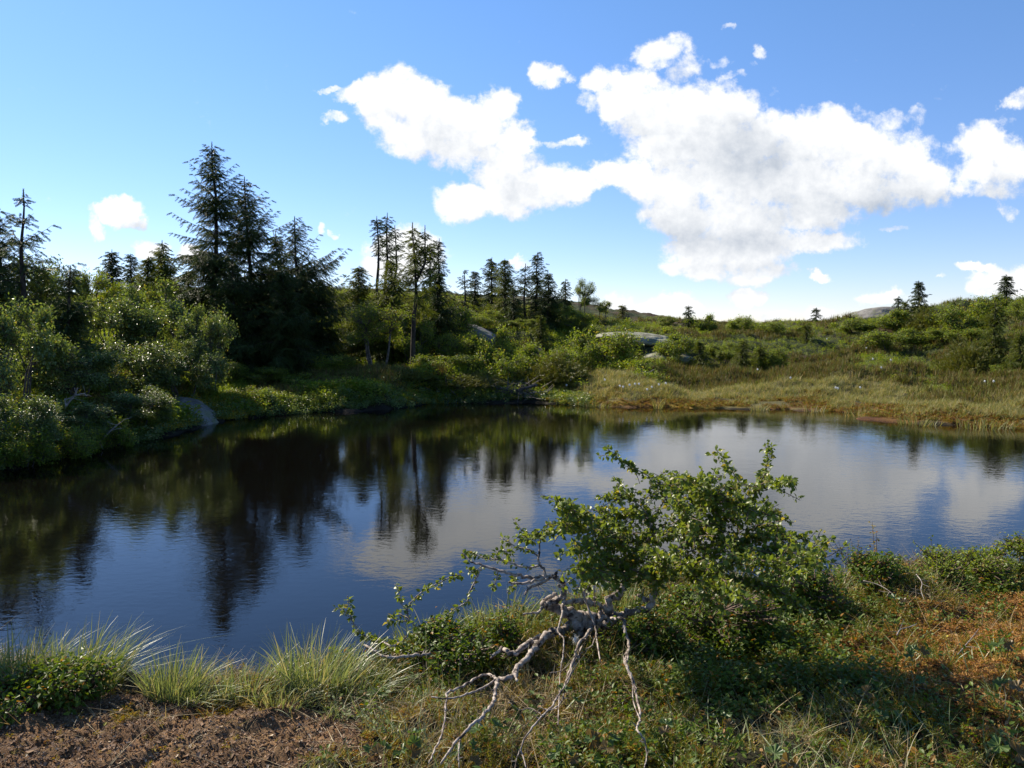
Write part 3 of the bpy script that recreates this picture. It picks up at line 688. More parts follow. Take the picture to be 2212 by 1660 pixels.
# small trees along the right skyline and slope
G4 = 'small spruces and pines on the right slope'
for nm, px, yt, D_, hp, lab, sd_, kw in [
    ('small_pine', 1345, 660, 41, 30, 'small pine with rusty half-dead needles on the skyline right of centre', 50, dict(gaps=.1, curve=.3, mat='juniper', z0=.2)),
    ('small_pine', 1487, 662, 43, 24, 'small pale pine above low bushes on the skyline', 51, dict(gaps=.2, curve=.35, dens=.8)),
    ('small_pine', 1763, 667, 43, 24, 'small round-topped pine alone on the skyline left of the boulder', 52, dict(gaps=.1, curve=.25, z0=.25, dens=.9)),
    ('small_spruce', 1986, 607, 42, 28, 'neat layered spruce alone on top of the right-hand hill', 53, dict(gaps=.05, curve=.9)),
    ('small_spruce', 1941, 642, 42.5, 9, 'tiny spruce on the boulder left of the neat layered spruce', 54, dict(curve=.8)),
    ('small_spruce', 2176, 596, 37, 38, 'spruce on the hilltop at the far right', 55, dict(gaps=.05, curve=.8, dens=1.2)),
    ('small_spruce', 2152, 655, 29, 62, 'yellow-green spruce with a dark bare lower trunk low on the right slope', 56, dict(z0=.2, gaps=.15, curve=.35, mat='spruce_light')),
    ('small_spruce', 1606, 735, 31, 30, 'knee-high spruce with thin dark stem below the slope, left of its twin', 57, dict(curve=.35, gaps=0, mat='spruce_light', z0=.15)),
    ('small_spruce', 1642, 746, 31.3, 26, 'smaller of two low spruces side by side at the foot of the slope', 58, dict(curve=.35, gaps=0, mat='spruce_light', z0=.15)),
    ('small_spruce', 1512, 738, 31, 42, 'low spreading yellow-green spruce at the shaded hollow', 59, dict(curve=.35, gaps=0, mat='spruce_light')),
    ('small_spruce', 1742, 703, 36, 34, 'bushy yellow-green young spruce halfway up the slope under the round pine', 60, dict(curve=.35, gaps=0, mat='spruce_light')),
    ('small_spruce', 1168, 683, 33, 45, 'light green young spruce on the slope below the crest row', 61, dict(curve=.35, gaps=0, mat='spruce_light')),
    ('small_spruce', 2205, 720, 27, 60, 'yellow-green low spruce cut by the right edge of the view', 62, dict(curve=.3, gaps=0, mat='spruce_light')),
    ('small_spruce', 1955, 652, 41, 22, 'low yellow-green spruce beside the boulder on the hill', 63, dict(curve=.3, gaps=0, mat='spruce_light')),
    ('small_spruce', 2065, 655, 38, 34, 'squat yellow-green spruce on the brow of the right hill', 64, dict(curve=.3, gaps=0, mat='spruce_light'))]:
    add_spruce(nm, px, yt, D_, hp, lab, sd_, group=G4, **kw)

# ---- broadleaf bushes: a few meshes shared by copies, each placed by hand
BK = {}
def bushmesh(kind):
    if kind in BK: return BK[kind]
    k, s = kind
    if k == 'big': r = shrub(100+s, 3.4, 2.6, 28, 70, 7, .08, 5, 'bushleaf')
    elif k == 'mid': r = shrub(200+s, 2.4, 1.7, 22, 66, 7, .055, 5, 'scrubleaf', r0=.028)
    elif k == 'low': r = shrub(300+s, 2.0, .95, 20, 60, 7, .055, 6, 'scrubleaf', low=.05, r0=.018)
    elif k == 'birch': r = shrub(400+s, 2.4, 2.3, 20, 62, 6, .055, 3, 'scrubleaf', low=.25, r0=.045, shell=.4)
    elif k == 'jun': r = needlescrub(500+s, 2.0, .8)
    BK[kind] = r; return r
GR = {'big': 'leafy bushes on the left shore', 'mid': 'scrub bushes on the slopes', 'low': 'scrub bushes on the slopes', 'birch': 'small birches', 'jun': 'juniper mounds on the slopes'}
NM = {'big': 'shore_bush', 'mid': 'scrub_bush', 'low': 'low_bush', 'birch': 'small_birch_tree', 'jun': 'juniper_bush'}
DIM = {'big': (3.4, 2.6), 'mid': (2.4, 1.7), 'low': (2.0, .95), 'birch': (2.4, 2.3), 'jun': (2.0, .8)}
rb = np.random.default_rng(77)
def bush(k, s, px, yt, Yd, wpx, label, rz=None, depth=1.0, H=None):
    p, H0 = stand(px, yt, Yd, .08); H = H or max(H0*1.1, .25); w = W2(wpx, Yd); dw, dh = DIM[k]
    a, b = bushmesh((k, s)); rz = rb.uniform(0, 6.28) if rz is None else rz
    place(NM[k], [('stems', a), ('foliage', b)], p, label, 'bush' if k != 'birch' else 'tree', GR[k], rz, (w/dw*depth**.5, w/dw*depth**.5, H/dh))
for a in [
 # left shore, near to far
 ('big',0, 25,850,12.9,230,'dark leafy bush hanging over the water at the left edge'),
 ('big',1,150,872,14.6,240,'leafy bush leaning low over the water left of the grey boulder'),
 ('big',2,300,835,16.4,190,'glossy-leaved bush directly left of the grey shore boulder'),
 ('big',0, 20,640,15.0,270,'tall glossy bush filling the left edge above the water'),
 ('big',1,140,730,16.5,260,'bright glossy bush behind the bush leaning over the water'),
 ('big',2, 60,545,20.0,230,'highest leafy bush under the wind-torn spruce at the left'),
 ('big',0,205,640,20.5,250,'rounded leafy birch bush below the small pointed spruce'),
 ('big',1,330,622,21.5,250,'broad sunlit birch bush in front of the bushy yellow-green spruce'),
 ('big',2,440,655,20.8,160,'round glossy birch bush in front of the dark stand'),
 ('big',0,270,735,18.5,250,'leafy bush in the middle of the left bank above the clearing'),
 ('big',1,390,745,19.6,200,'shaded leafy bush below the round glossy birch bush'),
 ('mid',0,350,600,27,150,'green birch scrub rising behind the left bank bushes'),
 ('mid',1,215,590,27,150,'green birch scrub at the far left of the bank under the pointed spruce'),
 ('low',0,430,835,20.3,90,'small bush on top of the grey shore boulder'),
 ('low',1,540,838,21.6,130,'low shaded bush right of the yellow moss'),
 ('low',2,620,850,22.0,110,'low dark bush at the water edge under the dark stand'),
 ('low',0, 30,935,12.6,190,'lowest bush spilling into the water at the left edge'),
 ('low',1,135,925,13.6,170,'low bush spilling over the water line under the leaning bush'),
 ('low',2,235,905,15.0,150,'low leafy bush overhanging the water by the crooked pale branch'),
 ('low',0,325,890,16.6,120,'low bush overhanging the water just left of the yellow moss'),
 ('mid',0,470,775,24.0,150,'shaded bush under the tallest spruce behind the shore boulder'),  # this bush and the next three are added to shade the shore strip
 ('mid',1,590,795,24.6,150,'shaded bush under the broad dark spruce near the shore'),
 ('low',1,660,810,24.4,140,'dim low bush at the right foot of the dark stand'),
 ('mid',0,765,800,25.4,110,'dim bush left of the many-stemmed birch near the water'),
 # below the dark stand and centre
 ('low',0,715,770,26.0,130,'bright yellow-green low bush lit by the sun between dark spruces and birch'),
 ('low',1,700,835,23.4,150,'dark low bush at the shore below the bright low bush'),
 ('birch',0,815,640,26.2,170,'many-stemmed grey-leaved birch standing left of the bare black trunk'),
 ('mid',0,890,680,29,140,'scrub bush behind the bare black trunk'),
 ('mid',1,965,650,31,150,'scrub bush on the rise right of the bare black trunk'),
 ('mid',0,1035,665,35,130,'scrub bush above the dark slanting rock'),
 ('mid',1,745,625,33,140,'scrub bush on the skyline under the far hill'),
 ('mid',0,985,712,28.5,120,'lit scrub bush right of the bare black trunk at half height'),
 ('low',2,1065,712,28.5,150,'light green bush below the dark slanting rock'),
 ('low',0,960,770,26.6,170,'lit low bush just right of the foot of the black trunk'),
 ('low',1,1075,765,26.4,160,'low bush above the fallen dead spruce, left part'),
 ('low',2,1165,745,27.5,170,'light green bush at the middle of the slope'),
 ('jun',0,880,820,24.9,120,'small dark juniper at the foot of the black trunk by the water'),
 ('jun',1,1190,790,26.4,150,'yellow-green juniper on the low slope left of the round birch bush'),
 ('jun',0,1010,815,25.2,150,'juniper above the left end of the fallen dead spruce'),
 ('mid',1,1200,655,38,110,'scrub bush on the crest right of the layered spruce'),
 ('birch',1,1262,608,40,70,'open-crowned birch on the crest, tallest broadleaf there'),
 ('birch',0,1302,645,40,50,'small open birch on the crest between the tall birch and the rusty pine'),
 ('mid',0,1245,665,37,90,'dense scrub bush below the crest birches'),
 ('mid',1,1130,690,35,90,'dark scrub bush below the half-dead spruce'),
 ('low',0,1305,722,30.5,200,'large round birch bush on the bank right of centre with bare pale branches beneath',),
 ('low',1,1240,752,29.4,110,'left flank of scrub beside the large round birch bush'),
 # right
 ('low',2,1455,722,32.5,130,'pale green willow bush beside the shaded hollow'),
 ('mid',0,1560,735,33,100,'dark green bush between the low spruces'),
 ('low',0,1665,755,31.5,100,'leafy low bush right of the twin low spruces'),
 ('low',1,1680,697,38,120,'green willow patch on the slope left of the round pine'),
 ('birch',1,1440,683,43,60,'low windswept birch on the skyline left of the pale pine'),
 ('low',2,1520,682,43,90,'windswept bush on the skyline right of the pale pine'),
 ('low',0,1600,688,43,90,'low bush on the skyline in the middle of the right half'),
 ('low',1,1850,690,38,140,'green willow bush below the hill boulder'),
 ('low',2,1960,672,38,160,'bright willow bush on the brow below the neat layered spruce'),
 ('low',0,2075,668,36,150,'green willow bush on the brow of the right hill'),
 ('low',1,2160,640,36,140,'willow bush under the hilltop spruce at the right'),
 ('low',2,1930,712,34,150,'willow bush on the middle of the right slope'),
 ('low',0,2060,712,33,150,'willow bush on the right slope above the heather'),
 ('jun',1,2010,690,37,120,'yellow juniper on the right slope'),
 ('jun',0,2090,765,28.5,120,'dark juniper at the foot of the spruce with the bare lower trunk'),
 ('low',1,2190,790,26.8,120,'green low bush at the right edge below the spruces'),
 ('mid',1,2205,650,32,90,'scrub bush at the right edge behind the low spruce'),
 ]: bush(*a)

# ------------------------------------------------------------------ rocks
def rock(name, px, py, Yd, w, d, h, seed, mat, label, rz=0, sink=.3, tilt=(0, 0), flat=1.0):
    rng = np.random.default_rng(seed); n = 56; mth = 40
    u, v = np.meshgrid(np.linspace(0, 2*pi, n, endpoint=False), np.linspace(-.35*pi, .5*pi, mth), indexing='ij')
    X_ = np.cos(v)*np.cos(u); Y0 = np.cos(v)*np.sin(u); Z0 = np.sin(v)
    sx = np.sign(X_)*np.abs(X_)**.8; sy = np.sign(Y0)*np.abs(Y0)**.8
    r = 1+.22*fbm(X_*1.3+seed, Y0*1.3+Z0, seed, 4)+.05*fbm(X_*7, Y0*7+Z0*5, seed+3, 3)
    V = np.stack([sx*r*w/2, sy*r*d/2, (Z0*r*.9)**1*h], -1).reshape(-1, 3)
    V[:, 2] += V[:, 0]*tilt[0]+V[:, 1]*tilt[1]
    i, j = np.meshgrid(np.arange(n), np.arange(mth-1), indexing='ij'); i2 = (i+1) % n
    F = np.stack([i*mth+j, i2*mth+j, i2*mth+j+1, i*mth+j+1], -1).reshape(-1, 4)
    g = Geo(); g.add(V, F, True); q = at(px, py, Yd); z = gz(q[0], q[1])
    return obj(name, g.mesh(name, M[mat]), None, label, 'rock', None, None, (q[0], q[1], z-sink*h), rz)
rock('shore_boulder', 416, 885, 19.0, 1.5, 2.0, .52, 4, 'rock', 'smooth grey boulder sloping into the water among yellow moss on the left shore', .35, .25, (-.35, .1))
rock('slanting_rock', 1042, 690, 33.5, 1.7, 1.2, .28, 6, 'rock', 'dark slanting rock slab on the slope below the crest row', -.2, .1, (-.45, .1))
rock('rock_slab', 1375, 722, 34.5, 3.3, 3.0, .32, 8, 'rock_pale', 'pale lichen-covered rock slab lying on the crest right of centre', .1, .3, (-.05, .06))
rock('rock_slab', 1440, 738, 32.8, 2.2, 2.0, .38, 9, 'rock_pale', 'smaller pale rock patch at the lower right corner of the big pale slab', .3, .3, (.02, .05))
rock('hill_boulder', 1905, 670, 43.5, 4.0, 4.5, .95, 10, 'rock', 'long rounded grey boulder on the skyline of the right-hand hill', .1, .15, (.03, 0))
rock('skyline_slab', 1800, 702, 43, 2.0, 1.5, .22, 12, 'rock_pale', 'small pale rock showing on the skyline beside the round-topped pine', 0, .3)
# ------------------------------------------------------------------ ground cover beyond the water (uncountable: one object per kind)
rc = np.random.default_rng(5)
def polar(n, r0, r1, t0=-.74, t1=.74):
    r = np.exp(rc.uniform(math.log(r0), math.log(r1), n)); t = rc.uniform(t0, t1, n); return r*np.sin(t), r*np.cos(t)
def bladeset(rng, n, L, w, bend=.5, spread=.05, segs=3, up=1.0):
    """template: a tussock of n bent blades"""
    V = []; F = []
    for k in range(n):
        a = rng.uniform(0, 6.28); b0 = arr(cos(a), sin(a), 0)*spread*math.sqrt(rng.random()); hd = rng.uniform(0, 6.28) if rng.random() < .4 else a+rng.normal()*.5
        ln = L*rng.uniform(.5, 1.1); bd = bend*rng.uniform(.3, 1.4); sd_ = arr(-sin(hd), cos(hd), 0); b = len(V)
        sx = rng.uniform(-1, 1); sd_ = sd_*math.cos(sx)+arr(cos(hd), sin(hd), 0)*math.sin(sx)
        for q in range(segs+1):
            t = q/segs; p = b0+arr(cos(hd), sin(hd), 0)*ln*bd*t*t+arr(0, 0, ln*t*up*(1-.35*bd*t)); ww = w*(1-t*.9)
            V += [p-sd_*ww/2, p+sd_*ww/2]
        F += [[b+2*q, b+2*q+1, b+2*q+3, b+2*q+2] for q in range(segs)]
    return arr(*V), F
def scatter(G, tmpl, x, y, sc, rng, tilt=.2, dz=0.0):
    if len(x) == 0: return
    z = height(x, y)+dz; X_, Y0, Z0 = zbasis(rng, len(x), tilt); s = np.asarray(sc)[:, None]
    stamp(G, tmpl[0], tmpl[1], np.stack([x, y, z], 1), X_*s, Y0*s, Z0*s)
def pick(x, y, keep): return x[keep], y[keep]
QL = quadleaf(.15)
T_scrub = [twigcluster(rc, 15, .24, QL, .075, 3.0) for _ in range(3)]
T_heath = [bladeset(rc, 12, .20, .022, .35, .09, 2) for _ in range(3)]
T_sedge = [bladeset(rc, 12, .26, .014, .6, .08, 2) for _ in range(3)]
x, y = polar(150000, 12.5, 62)
sd = shore_dist(x, y); ok = (sd > .15) & ((y > 9)); x, y, sd = x[ok], y[ok], sd[ok]
bogm = sstep(x, .5, 2.5)*(1-sstep(sd+fbm(x*.4, y*.4, 60, 3)*4, 4.5, 7.0))
slabs = [(at(1375,722,34.5), 1.7, 1.3), (at(1440,738,32.8), .9, .8), (at(1905,670,43.5), 1.8, 1.8), (at(416,885,19), .55, .9), (at(1042,690,33.5), .9, .6)]
free = np.ones(len(x), bool)
for q, a, b in slabs: free &= ((x-q[0])/a)**2+((y-q[1])/b)**2 > 1
n1c = fbm(x*.45, y*.45, 61, 4); n2c = fbm(x*1.3, y*1.3, 62, 3); u = rc.random(len(x)); D = np.hypot(x, y)
g = Geo(); heath = free & (u > bogm) & (n1c+n2c*.5+(u-.5)*.3 > .16-.42*sstep(x, 3, 8)*(1-sstep(sd, 7, 12)))
xs, ys = pick(x, y, heath)
for k in range(3): scatter(g, T_heath[k], xs[k::3], ys[k::3], rc.uniform(.8, 1.7, len(xs[k::3])), rc, .3)
obj('heather', g.mesh('heather', M['heather']), None, 'brown heather covering the slopes beyond the water', 'heather', kind='stuff')
g = Geo(); green = free & (u > bogm) & ~heath; xs, ys = pick(x, y, green)
sz = rc.uniform(.5, 1.1, len(xs))*(1-.35*sstep(xs, 4, 8))*(1+.7*sstep(fbm(xs*.8, ys*.8, 63, 2), 0, .4))
for k in range(3): scatter(g, T_scrub[k], xs[k::3], ys[k::3], sz[k::3], rc, .5)
obj('undergrowth', g.mesh('undergrowth', M['scrubleaf']), None, 'knee-high green undergrowth of dwarf birch and willow on the far slopes', 'undergrowth', kind='stuff')
g = Geo(); x2, y2 = polar(60000, 15, 40, -.05, .74); sd2 = shore_dist(x2, y2)
bm = sstep(x2, .5, 2.5)*(1-sstep(sd2+fbm(x2*.4, y2*.4, 60, 3)*4, 4.5, 7.5))
ok = (sd2 > .25) & (rc.random(len(x2)) < bm*sstep(sd2+fbm(x2*1.1, y2*1.1, 64, 3)*2.4, .4+.5*sstep(x2, 6, 9), 1.5+.5*sstep(x2, 6, 9))); x2, y2, sd2 = x2[ok], y2[ok], sd2[ok]
for k in range(3): scatter(g, T_sedge[k], x2[k::3], y2[k::3], rc.uniform(.4, 1.0, len(x2[k::3])), rc, .25)
obj('sedge', g.mesh('sedge', M['sedge']), None, 'pale yellow-green sedge covering the flat bog beyond the water', 'sedge', kind='stuff')
# bog moss along the far water line
T_moss = [twigcluster(rc, 9, .035, QL, .035, 3.0, .3) for _ in range(2)]
g = Geo(); x3, y3 = polar(60000, 15, 32, 0, .74); sd3 = shore_dist(x3, y3)
ok = (sd3 > -.02) & (sd3+fbm(x3*1.1, y3*1.1, 64, 3)*2.4 < 1.6+.5*sstep(x3, 6, 9)) & (x3 > .8) & (sd3 < 3.2) & (fbm(x3*.8+3, y3*1.1, 45, 3) > -.12); x3, y3 = x3[ok], y3[ok]
for k in range(2): scatter(g, T_moss[k], x3[k::2], y3[k::2], rc.uniform(.8, 2.0, len(x3[k::2])), rc, .4)
obj('bog_moss', g.mesh('bog_moss', M['bog_moss']), None, 'rust and ochre bog moss along the far water line', 'moss', kind='stuff')
g = Geo()
for (px, py, w, n) in [(400,915,.45,500),(452,893,.7,900),(480,888,.6,800),(500,893,.5,500),(380,925,.35,350),(900,862,1.2,500),(1180,866,1.2,500)]:
    q = onz(px, py, .12); xx = q[0]+rc.normal(size=n)*w*.5; yy = q[1]+rc.normal(size=n)*w*.6
    k_ = shore_dist(xx, yy) > -.05; scatter(g, T_moss[0], xx[k_], yy[k_], rc.uniform(1, 2.4, k_.sum()), rc, .5, .02)
obj('yellow_moss', g.mesh('yellow_moss', M['mossyellow']), None, 'bright yellow moss cushions beside the grey shore boulder', 'moss', kind='stuff')
# fringe of grass and leaves hanging at the left shore; darker leaf colour stands in for spruce shade
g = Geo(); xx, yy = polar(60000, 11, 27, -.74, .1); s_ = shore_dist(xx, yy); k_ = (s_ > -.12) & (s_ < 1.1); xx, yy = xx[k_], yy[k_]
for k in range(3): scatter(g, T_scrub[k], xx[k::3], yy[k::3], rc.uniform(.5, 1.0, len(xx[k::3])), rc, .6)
obj('shore_plants', g.mesh('shore_plants', M['bushleaf']), None, 'low green plants along the far left shore, shade put into their darker leaf colour', 'plants', kind='stuff')

# ---- cottongrass heads on the far bog, each one a thing
def cotton(seed, stem, r, n=70, spiky=.3):
    rng = np.random.default_rng(seed); g = Geo(); u, v = np.meshgrid(np.linspace(0, 2*pi, 9)[:-1], np.linspace(-1.4, 1.4, 6), indexing='ij')
    rr = r*(.75+.2*rng.random(u.shape)); V = np.stack([np.cos(v)*np.cos(u)*rr, np.cos(v)*np.sin(u)*rr, np.sin(v)*rr*1.15], -1).reshape(-1, 3)
    i, j = np.meshgrid(np.arange(8), np.arange(5), indexing='ij'); i2 = (i+1) % 8
    g.add(V, np.stack([i*6+j, i2*6+j, i2*6+j+1, i*6+j+1], -1).reshape(-1, 4), True)
    d = unit(rng.normal(size=(n, 3))); sticks(g, d*r*.4, d*r*(1+spiky*rng.random((n, 1))*2)+rng.normal(size=(n, 3))*r*.1, r*.05, r*.012)
    s = Geo(); sticks(s, arr([.02, 0, -stem], [.008, 0, -stem*.5]), arr([.008, 0, -stem*.5], [0, 0, 0]), .003, .002)
    return g.mesh('head', M['cotton']), s.mesh('stem', M['grass'])
ch, cs_ = cotton(1, .35, .036, 14)
pts = [((1000+a/2.075)/1.4358, (600+b/2.075)/1.4358) for a, b in [(1596,1200),(1571,1235),(1818,1200),(1915,1240),(1935,1246),(1977,1233),(2012,1227),(2037,1227),(2090,1262),(2120,1247),(2166,1231)]]
pts += [((2060+a/1.982)/1.4358, (700+b/1.982)/1.4358) for a, b in [(10,970),(575,885),(777,936),(1055,997),(1068,1001),(1205,996),(1335,873),(1393,826),(1972,958),(2026,957),(1283,820),(1243,752),(1000,697),(1430,648),(1777,706)]]
def groundhit(px, py, lift=0.0, y0=3.0, y1=60):
    ys_ = np.exp(np.linspace(math.log(y0), math.log(y1), 500)); P = np.array([at(px, py, q) for q in ys_]); hz = height(P[:, 0], P[:, 1])+lift
    k = np.argmax(P[:, 2] < hz); return P[k] if (P[:, 2] < hz).any() else P[-1]
for (a, b) in pts:
    q = groundhit(a, b, .25, 16); t = obj('cottongrass', None, None, 'white cottongrass head standing over the far bog and slope', 'cottongrass', 'cottongrass on the far bog', loc=q)
    obj('head', ch, t); obj('stem', cs_, t)

# ---- dead wood
def deadbranch(name, paths, Yd, r, label, seed, twigs=8, mat='deadwood', cat='branch', tl=.3):
    rng = np.random.default_rng(seed); g = Geo()
    for p in paths:
        P = spline([at(a, b, Yd+(c[0] if c else 0)) for a, b, *c in p], 5); tube(g, P, np.linspace(r, r*.35, len(P)), 6, .1, rng)
        for k in range(twigs):
            b0 = P[rng.integers(1, len(P))]; d = rng.normal(size=3)*arr(1, 1, .8); d /= np.linalg.norm(d); L = tl*rng.uniform(.4, 1.2)
            m_ = b0+d*L*.5+rng.normal(size=3)*.04*L; e = b0+d*L+rng.normal(size=3)*.12*L
            sticks(g, [b0, m_], [m_, e], r*.3, r*.12)
    c = g.V[0].mean(0)*1.0; V0 = np.concatenate(g.V); me = g.mesh(name, M[mat]); o = obj(name, me, None, label, cat); return o
deadbranch('dead_branch', [[(1370,812),(1385,808),(1398,806),(1413,799)],[(1385,808),(1378,816)]], 27.0, .035, 'bleached fork of a branch at the right foot of the large round birch bush', 1)
deadbranch('dead_branch', [[(1090,850),(1120,851),(1150,849),(1180,846),(1190,841)]], 24.6, .04, 'pale straight stick lying over the water at the fallen dead spruce', 2)
deadbranch('dead_branch', [[(210,957),(228,942),(240,930),(258,915)],[(228,942),(205,940)]], 14.6, .025, 'crooked pale branch reaching down to the water at the left shore', 3, 5)
deadbranch('dead_branch', [[(143,878),(150,868),(162,855),(184,850)],[(143,878),(140,862)],[(162,855),(168,838)]], 14.2, .02, 'small pale forked branch among the leaves of the left shore bush', 4, 4)
deadbranch('dead_branch', [[(384,795),(402,778),(415,770),(436,763)]], 20.0, .03, 'bare pale branch catching light in the shade right of the round glossy bush', 5, 5)
deadbranch('dead_branch', [[(1150,775),(1160,762),(1172,756)],[(1160,762),(1156,750)]], 31, .045, 'bleached snag on the slope below the slanting rock', 6, 6)
paths = [[(1160,832),(1120,842),(1060,850),(1000,855),(955,852)],[(1130,840),(1080,862),(1040,872)],[(1100,846),(1150,862),(1165,868)],[(1040,852),(1000,868),(985,874)]]
deadbranch('fallen_dead_spruce', paths, 24.5, .05, 'dead grey spruce fallen along the far shore, its bare twigs dipping in the water', 7, 70, 'limb', 'tree', .75)
# ------------------------------------------------------------------ the near bank
rf = np.random.default_rng(9)
def patch(n, y0=2.5, y1=7.6):
    y = np.sqrt(rf.uniform(y0**2, y1**2, n)); return y*rf.uniform(-.74, .74, n), y
OV = ovalleaf()
T_bil = []
for _ in range(4):
    G0 = Geo(); v, f = twigcluster(rf, 15, .11, OV, .026, 2.6, .25); f = np.array(f); T_bil.append((v, f))
def scatter2(G, tm, x, y, sc, tilt, dz=0.0):
    if len(x) == 0: return
    z = height(x, y)+dz; X_, Y0, Z0 = zbasis(rf, len(x), tilt); s = np.asarray(sc)[:, None]; tri_or_quad(G, tm[0], tm[1], np.stack([x, y, z], 1), X_*s, Y0*s, Z0*s)
def zones(x, y):
    s = soilmask(x, y); o = orangemask(x, y); sd = shore_dist(x, y); return s, o, sd
# bilberry
def core(x, y): return np.exp(-(((x/y-.27)/.19)**4+((y-4.35)/.75)**4))
ROOTL = np.array([(1.0, 4.5), (.42, 4.45), (.15, 4.25), (-.05, 3.9), (-.25, 3.5), (-.42, 3.1)])
def bare(x, y):                    # thin growth round the birch's trunk and root arms
    d = np.full(x.shape, 9.)
    for a, b in zip(ROOTL[:-1], ROOTL[1:]):
        e = b-a; t = np.clip(((x-a[0])*e[0]+(y-a[1])*e[1])/(e@e), 0, 1); d = np.minimum(d, np.hypot(x-a[0]-t*e[0], y-a[1]-t*e[1]))
    return sstep(d, .08, .30)*.85+.15
x, y = patch(26000); s, o, sd = zones(x, y); nb = fbm(x*1.6, y*1.6, 70, 3)
left = sstep(x/y, -.30, -.16)
k_ = (sd > .02) & (rf.random(len(x)) < bare(x, y)*(1-s)*(.46-.34*o+.5*core(x, y))*np.clip(.12+.88*sstep(nb, -.2, .2)+core(x, y), 0, 1)*left); x, y = x[k_], y[k_]; g = Geo()
for k in range(4): scatter2(g, T_bil[k], x[k::4], y[k::4], rf.uniform(.5, 1.3, len(x[k::4])), .45, -.025)
obj('bilberry', g.mesh('bilberry', M['bilberry']), None, 'low green bilberry leaves covering the near bank', 'plants', kind='stuff')
# crowberry: upright needle sprigs
def crow(rng):
    V = []; F = []
    for k in range(30):
        h = .08*k/30; a = k*2.4; d = arr(cos(a), sin(a), .9); d /= np.linalg.norm(d); sd_ = arr(-sin(a), cos(a), 0); b = len(V); p = arr(.008*sin(h*30), 0, h)
        V += [p, p+d*.006+sd_*.0016, p+d*.012, p+d*.006-sd_*.0016]; F.append([b, b+1, b+2, b+3])
    b = len(V); V += [(-.0012, 0, 0), (.0012, 0, 0), (.001, 0, .08), (-.001, 0, .08)]; F.append([b, b+1, b+2, b+3])
    return arr(*V), F
T_cr = [crow(rf) for _ in range(2)]
x, y = patch(42000, 2.5, 7); s, o, sd = zones(x, y); nb = fbm(x*1.9+9, y*1.9, 71, 3)
k_ = (sd > .02) & (rf.random(len(x)) < (1-s)*(.6-.3*o)*(.08+.92*sstep(nb, -.15, .22))*(.2+.8*sstep(x/y, -.30, -.16))); x, y = x[k_], y[k_]; g = Geo()
for k in range(2): scatter(g, T_cr[k], x[k::2], y[k::2], rf.uniform(.7, 1.6, len(x[k::2])), rf, .6)
obj('crowberry', g.mesh('crowberry', M['crowberry']), None, 'yellow-green crowberry sprigs between the bilberry on the near bank', 'plants', kind='stuff')
# moss
T_m = [twigcluster(rf, 8, .014, QL, .014, 3.0, .3) for _ in range(2)]
x, y = patch(60000, 2.5, 6.5); s, o, sd = zones(x, y)
k_ = (sd > .0) & (o > .4) & (rf.random(len(x)) < .9); g = Geo(); xo, yo = x[k_], y[k_]
for k in range(2): scatter(g, T_m[k], xo[k::2], yo[k::2], rf.uniform(.8, 2.0, len(xo[k::2])), rf, .4, .004)
obj('sphagnum_moss', g.mesh('sphagnum_moss', M['sphagnum']), None, 'orange-tan bog moss on the right of the near bank', 'moss', kind='stuff')
k_ = (sd > .0) & (o < .4) & (rf.random(len(x)) < (.75-.72*s)*sstep(fbm(x*2.2, y*2.2, 72, 3), -.12, .2)); g = Geo(); xo, yo = x[k_], y[k_]
for k in range(2): scatter(g, T_m[k], xo[k::2], yo[k::2], rf.uniform(.7, 1.7, len(xo[k::2])), rf, .4, .003)
obj('green_moss', g.mesh('green_moss', M['moss_green']), None, 'olive moss filling the gaps on the near bank', 'moss', kind='stuff')
# short grass and straw
T_g = [bladeset(rf, 6, .15, .0045, .9, .03, 4) for _ in range(4)]; T_st = [bladeset(rf, 6, .13, .0042, 1.3, .04, 4, .45) for _ in range(4)]
x, y = patch(9000); s, o, sd = zones(x, y); nb = fbm(x*1.3+3, y*1.3, 73, 3)
k_ = (sd > -.05) & (rf.random(len(x)) < (1-s)*(.8-.4*o)*sstep(nb+.25*(1-sstep(sd, .1, .7)), -.2, .25)); x0, y0 = x[k_], y[k_]; g = Geo()
for k in range(4): scatter(g, T_g[k], x0[k::4], y0[k::4], rf.uniform(.6, 1.5, len(x0[k::4])), rf, .35, -.005)
obj('short_grass', g.mesh('short_grass', M['grass']), None, 'thin green grass blades scattered over the near bank', 'grass', kind='stuff')
x, y = patch(26000); s, o, sd = zones(x, y); nb = fbm(x*1.5+13, y*1.5, 74, 3); mid = np.exp(-(((x-.25)/.6)**2+((y-3.9)/.55)**2))
k_ = (sd > .0) & (rf.random(len(x)) < (1-.93*s)*np.clip(.75*sstep(nb, -.3, .12)+mid*.9, 0, 1)); x0, y0 = x[k_], y[k_]; g = Geo()
for k in range(4): scatter(g, T_st[k], x0[k::4], y0[k::4], rf.uniform(.6, 1.4, len(x0[k::4])), rf, .6, .0)
obj('dry_grass', g.mesh('dry_grass', M['straw']), None, 'bleached dry grass lying among the plants of the near bank', 'grass', kind='stuff')
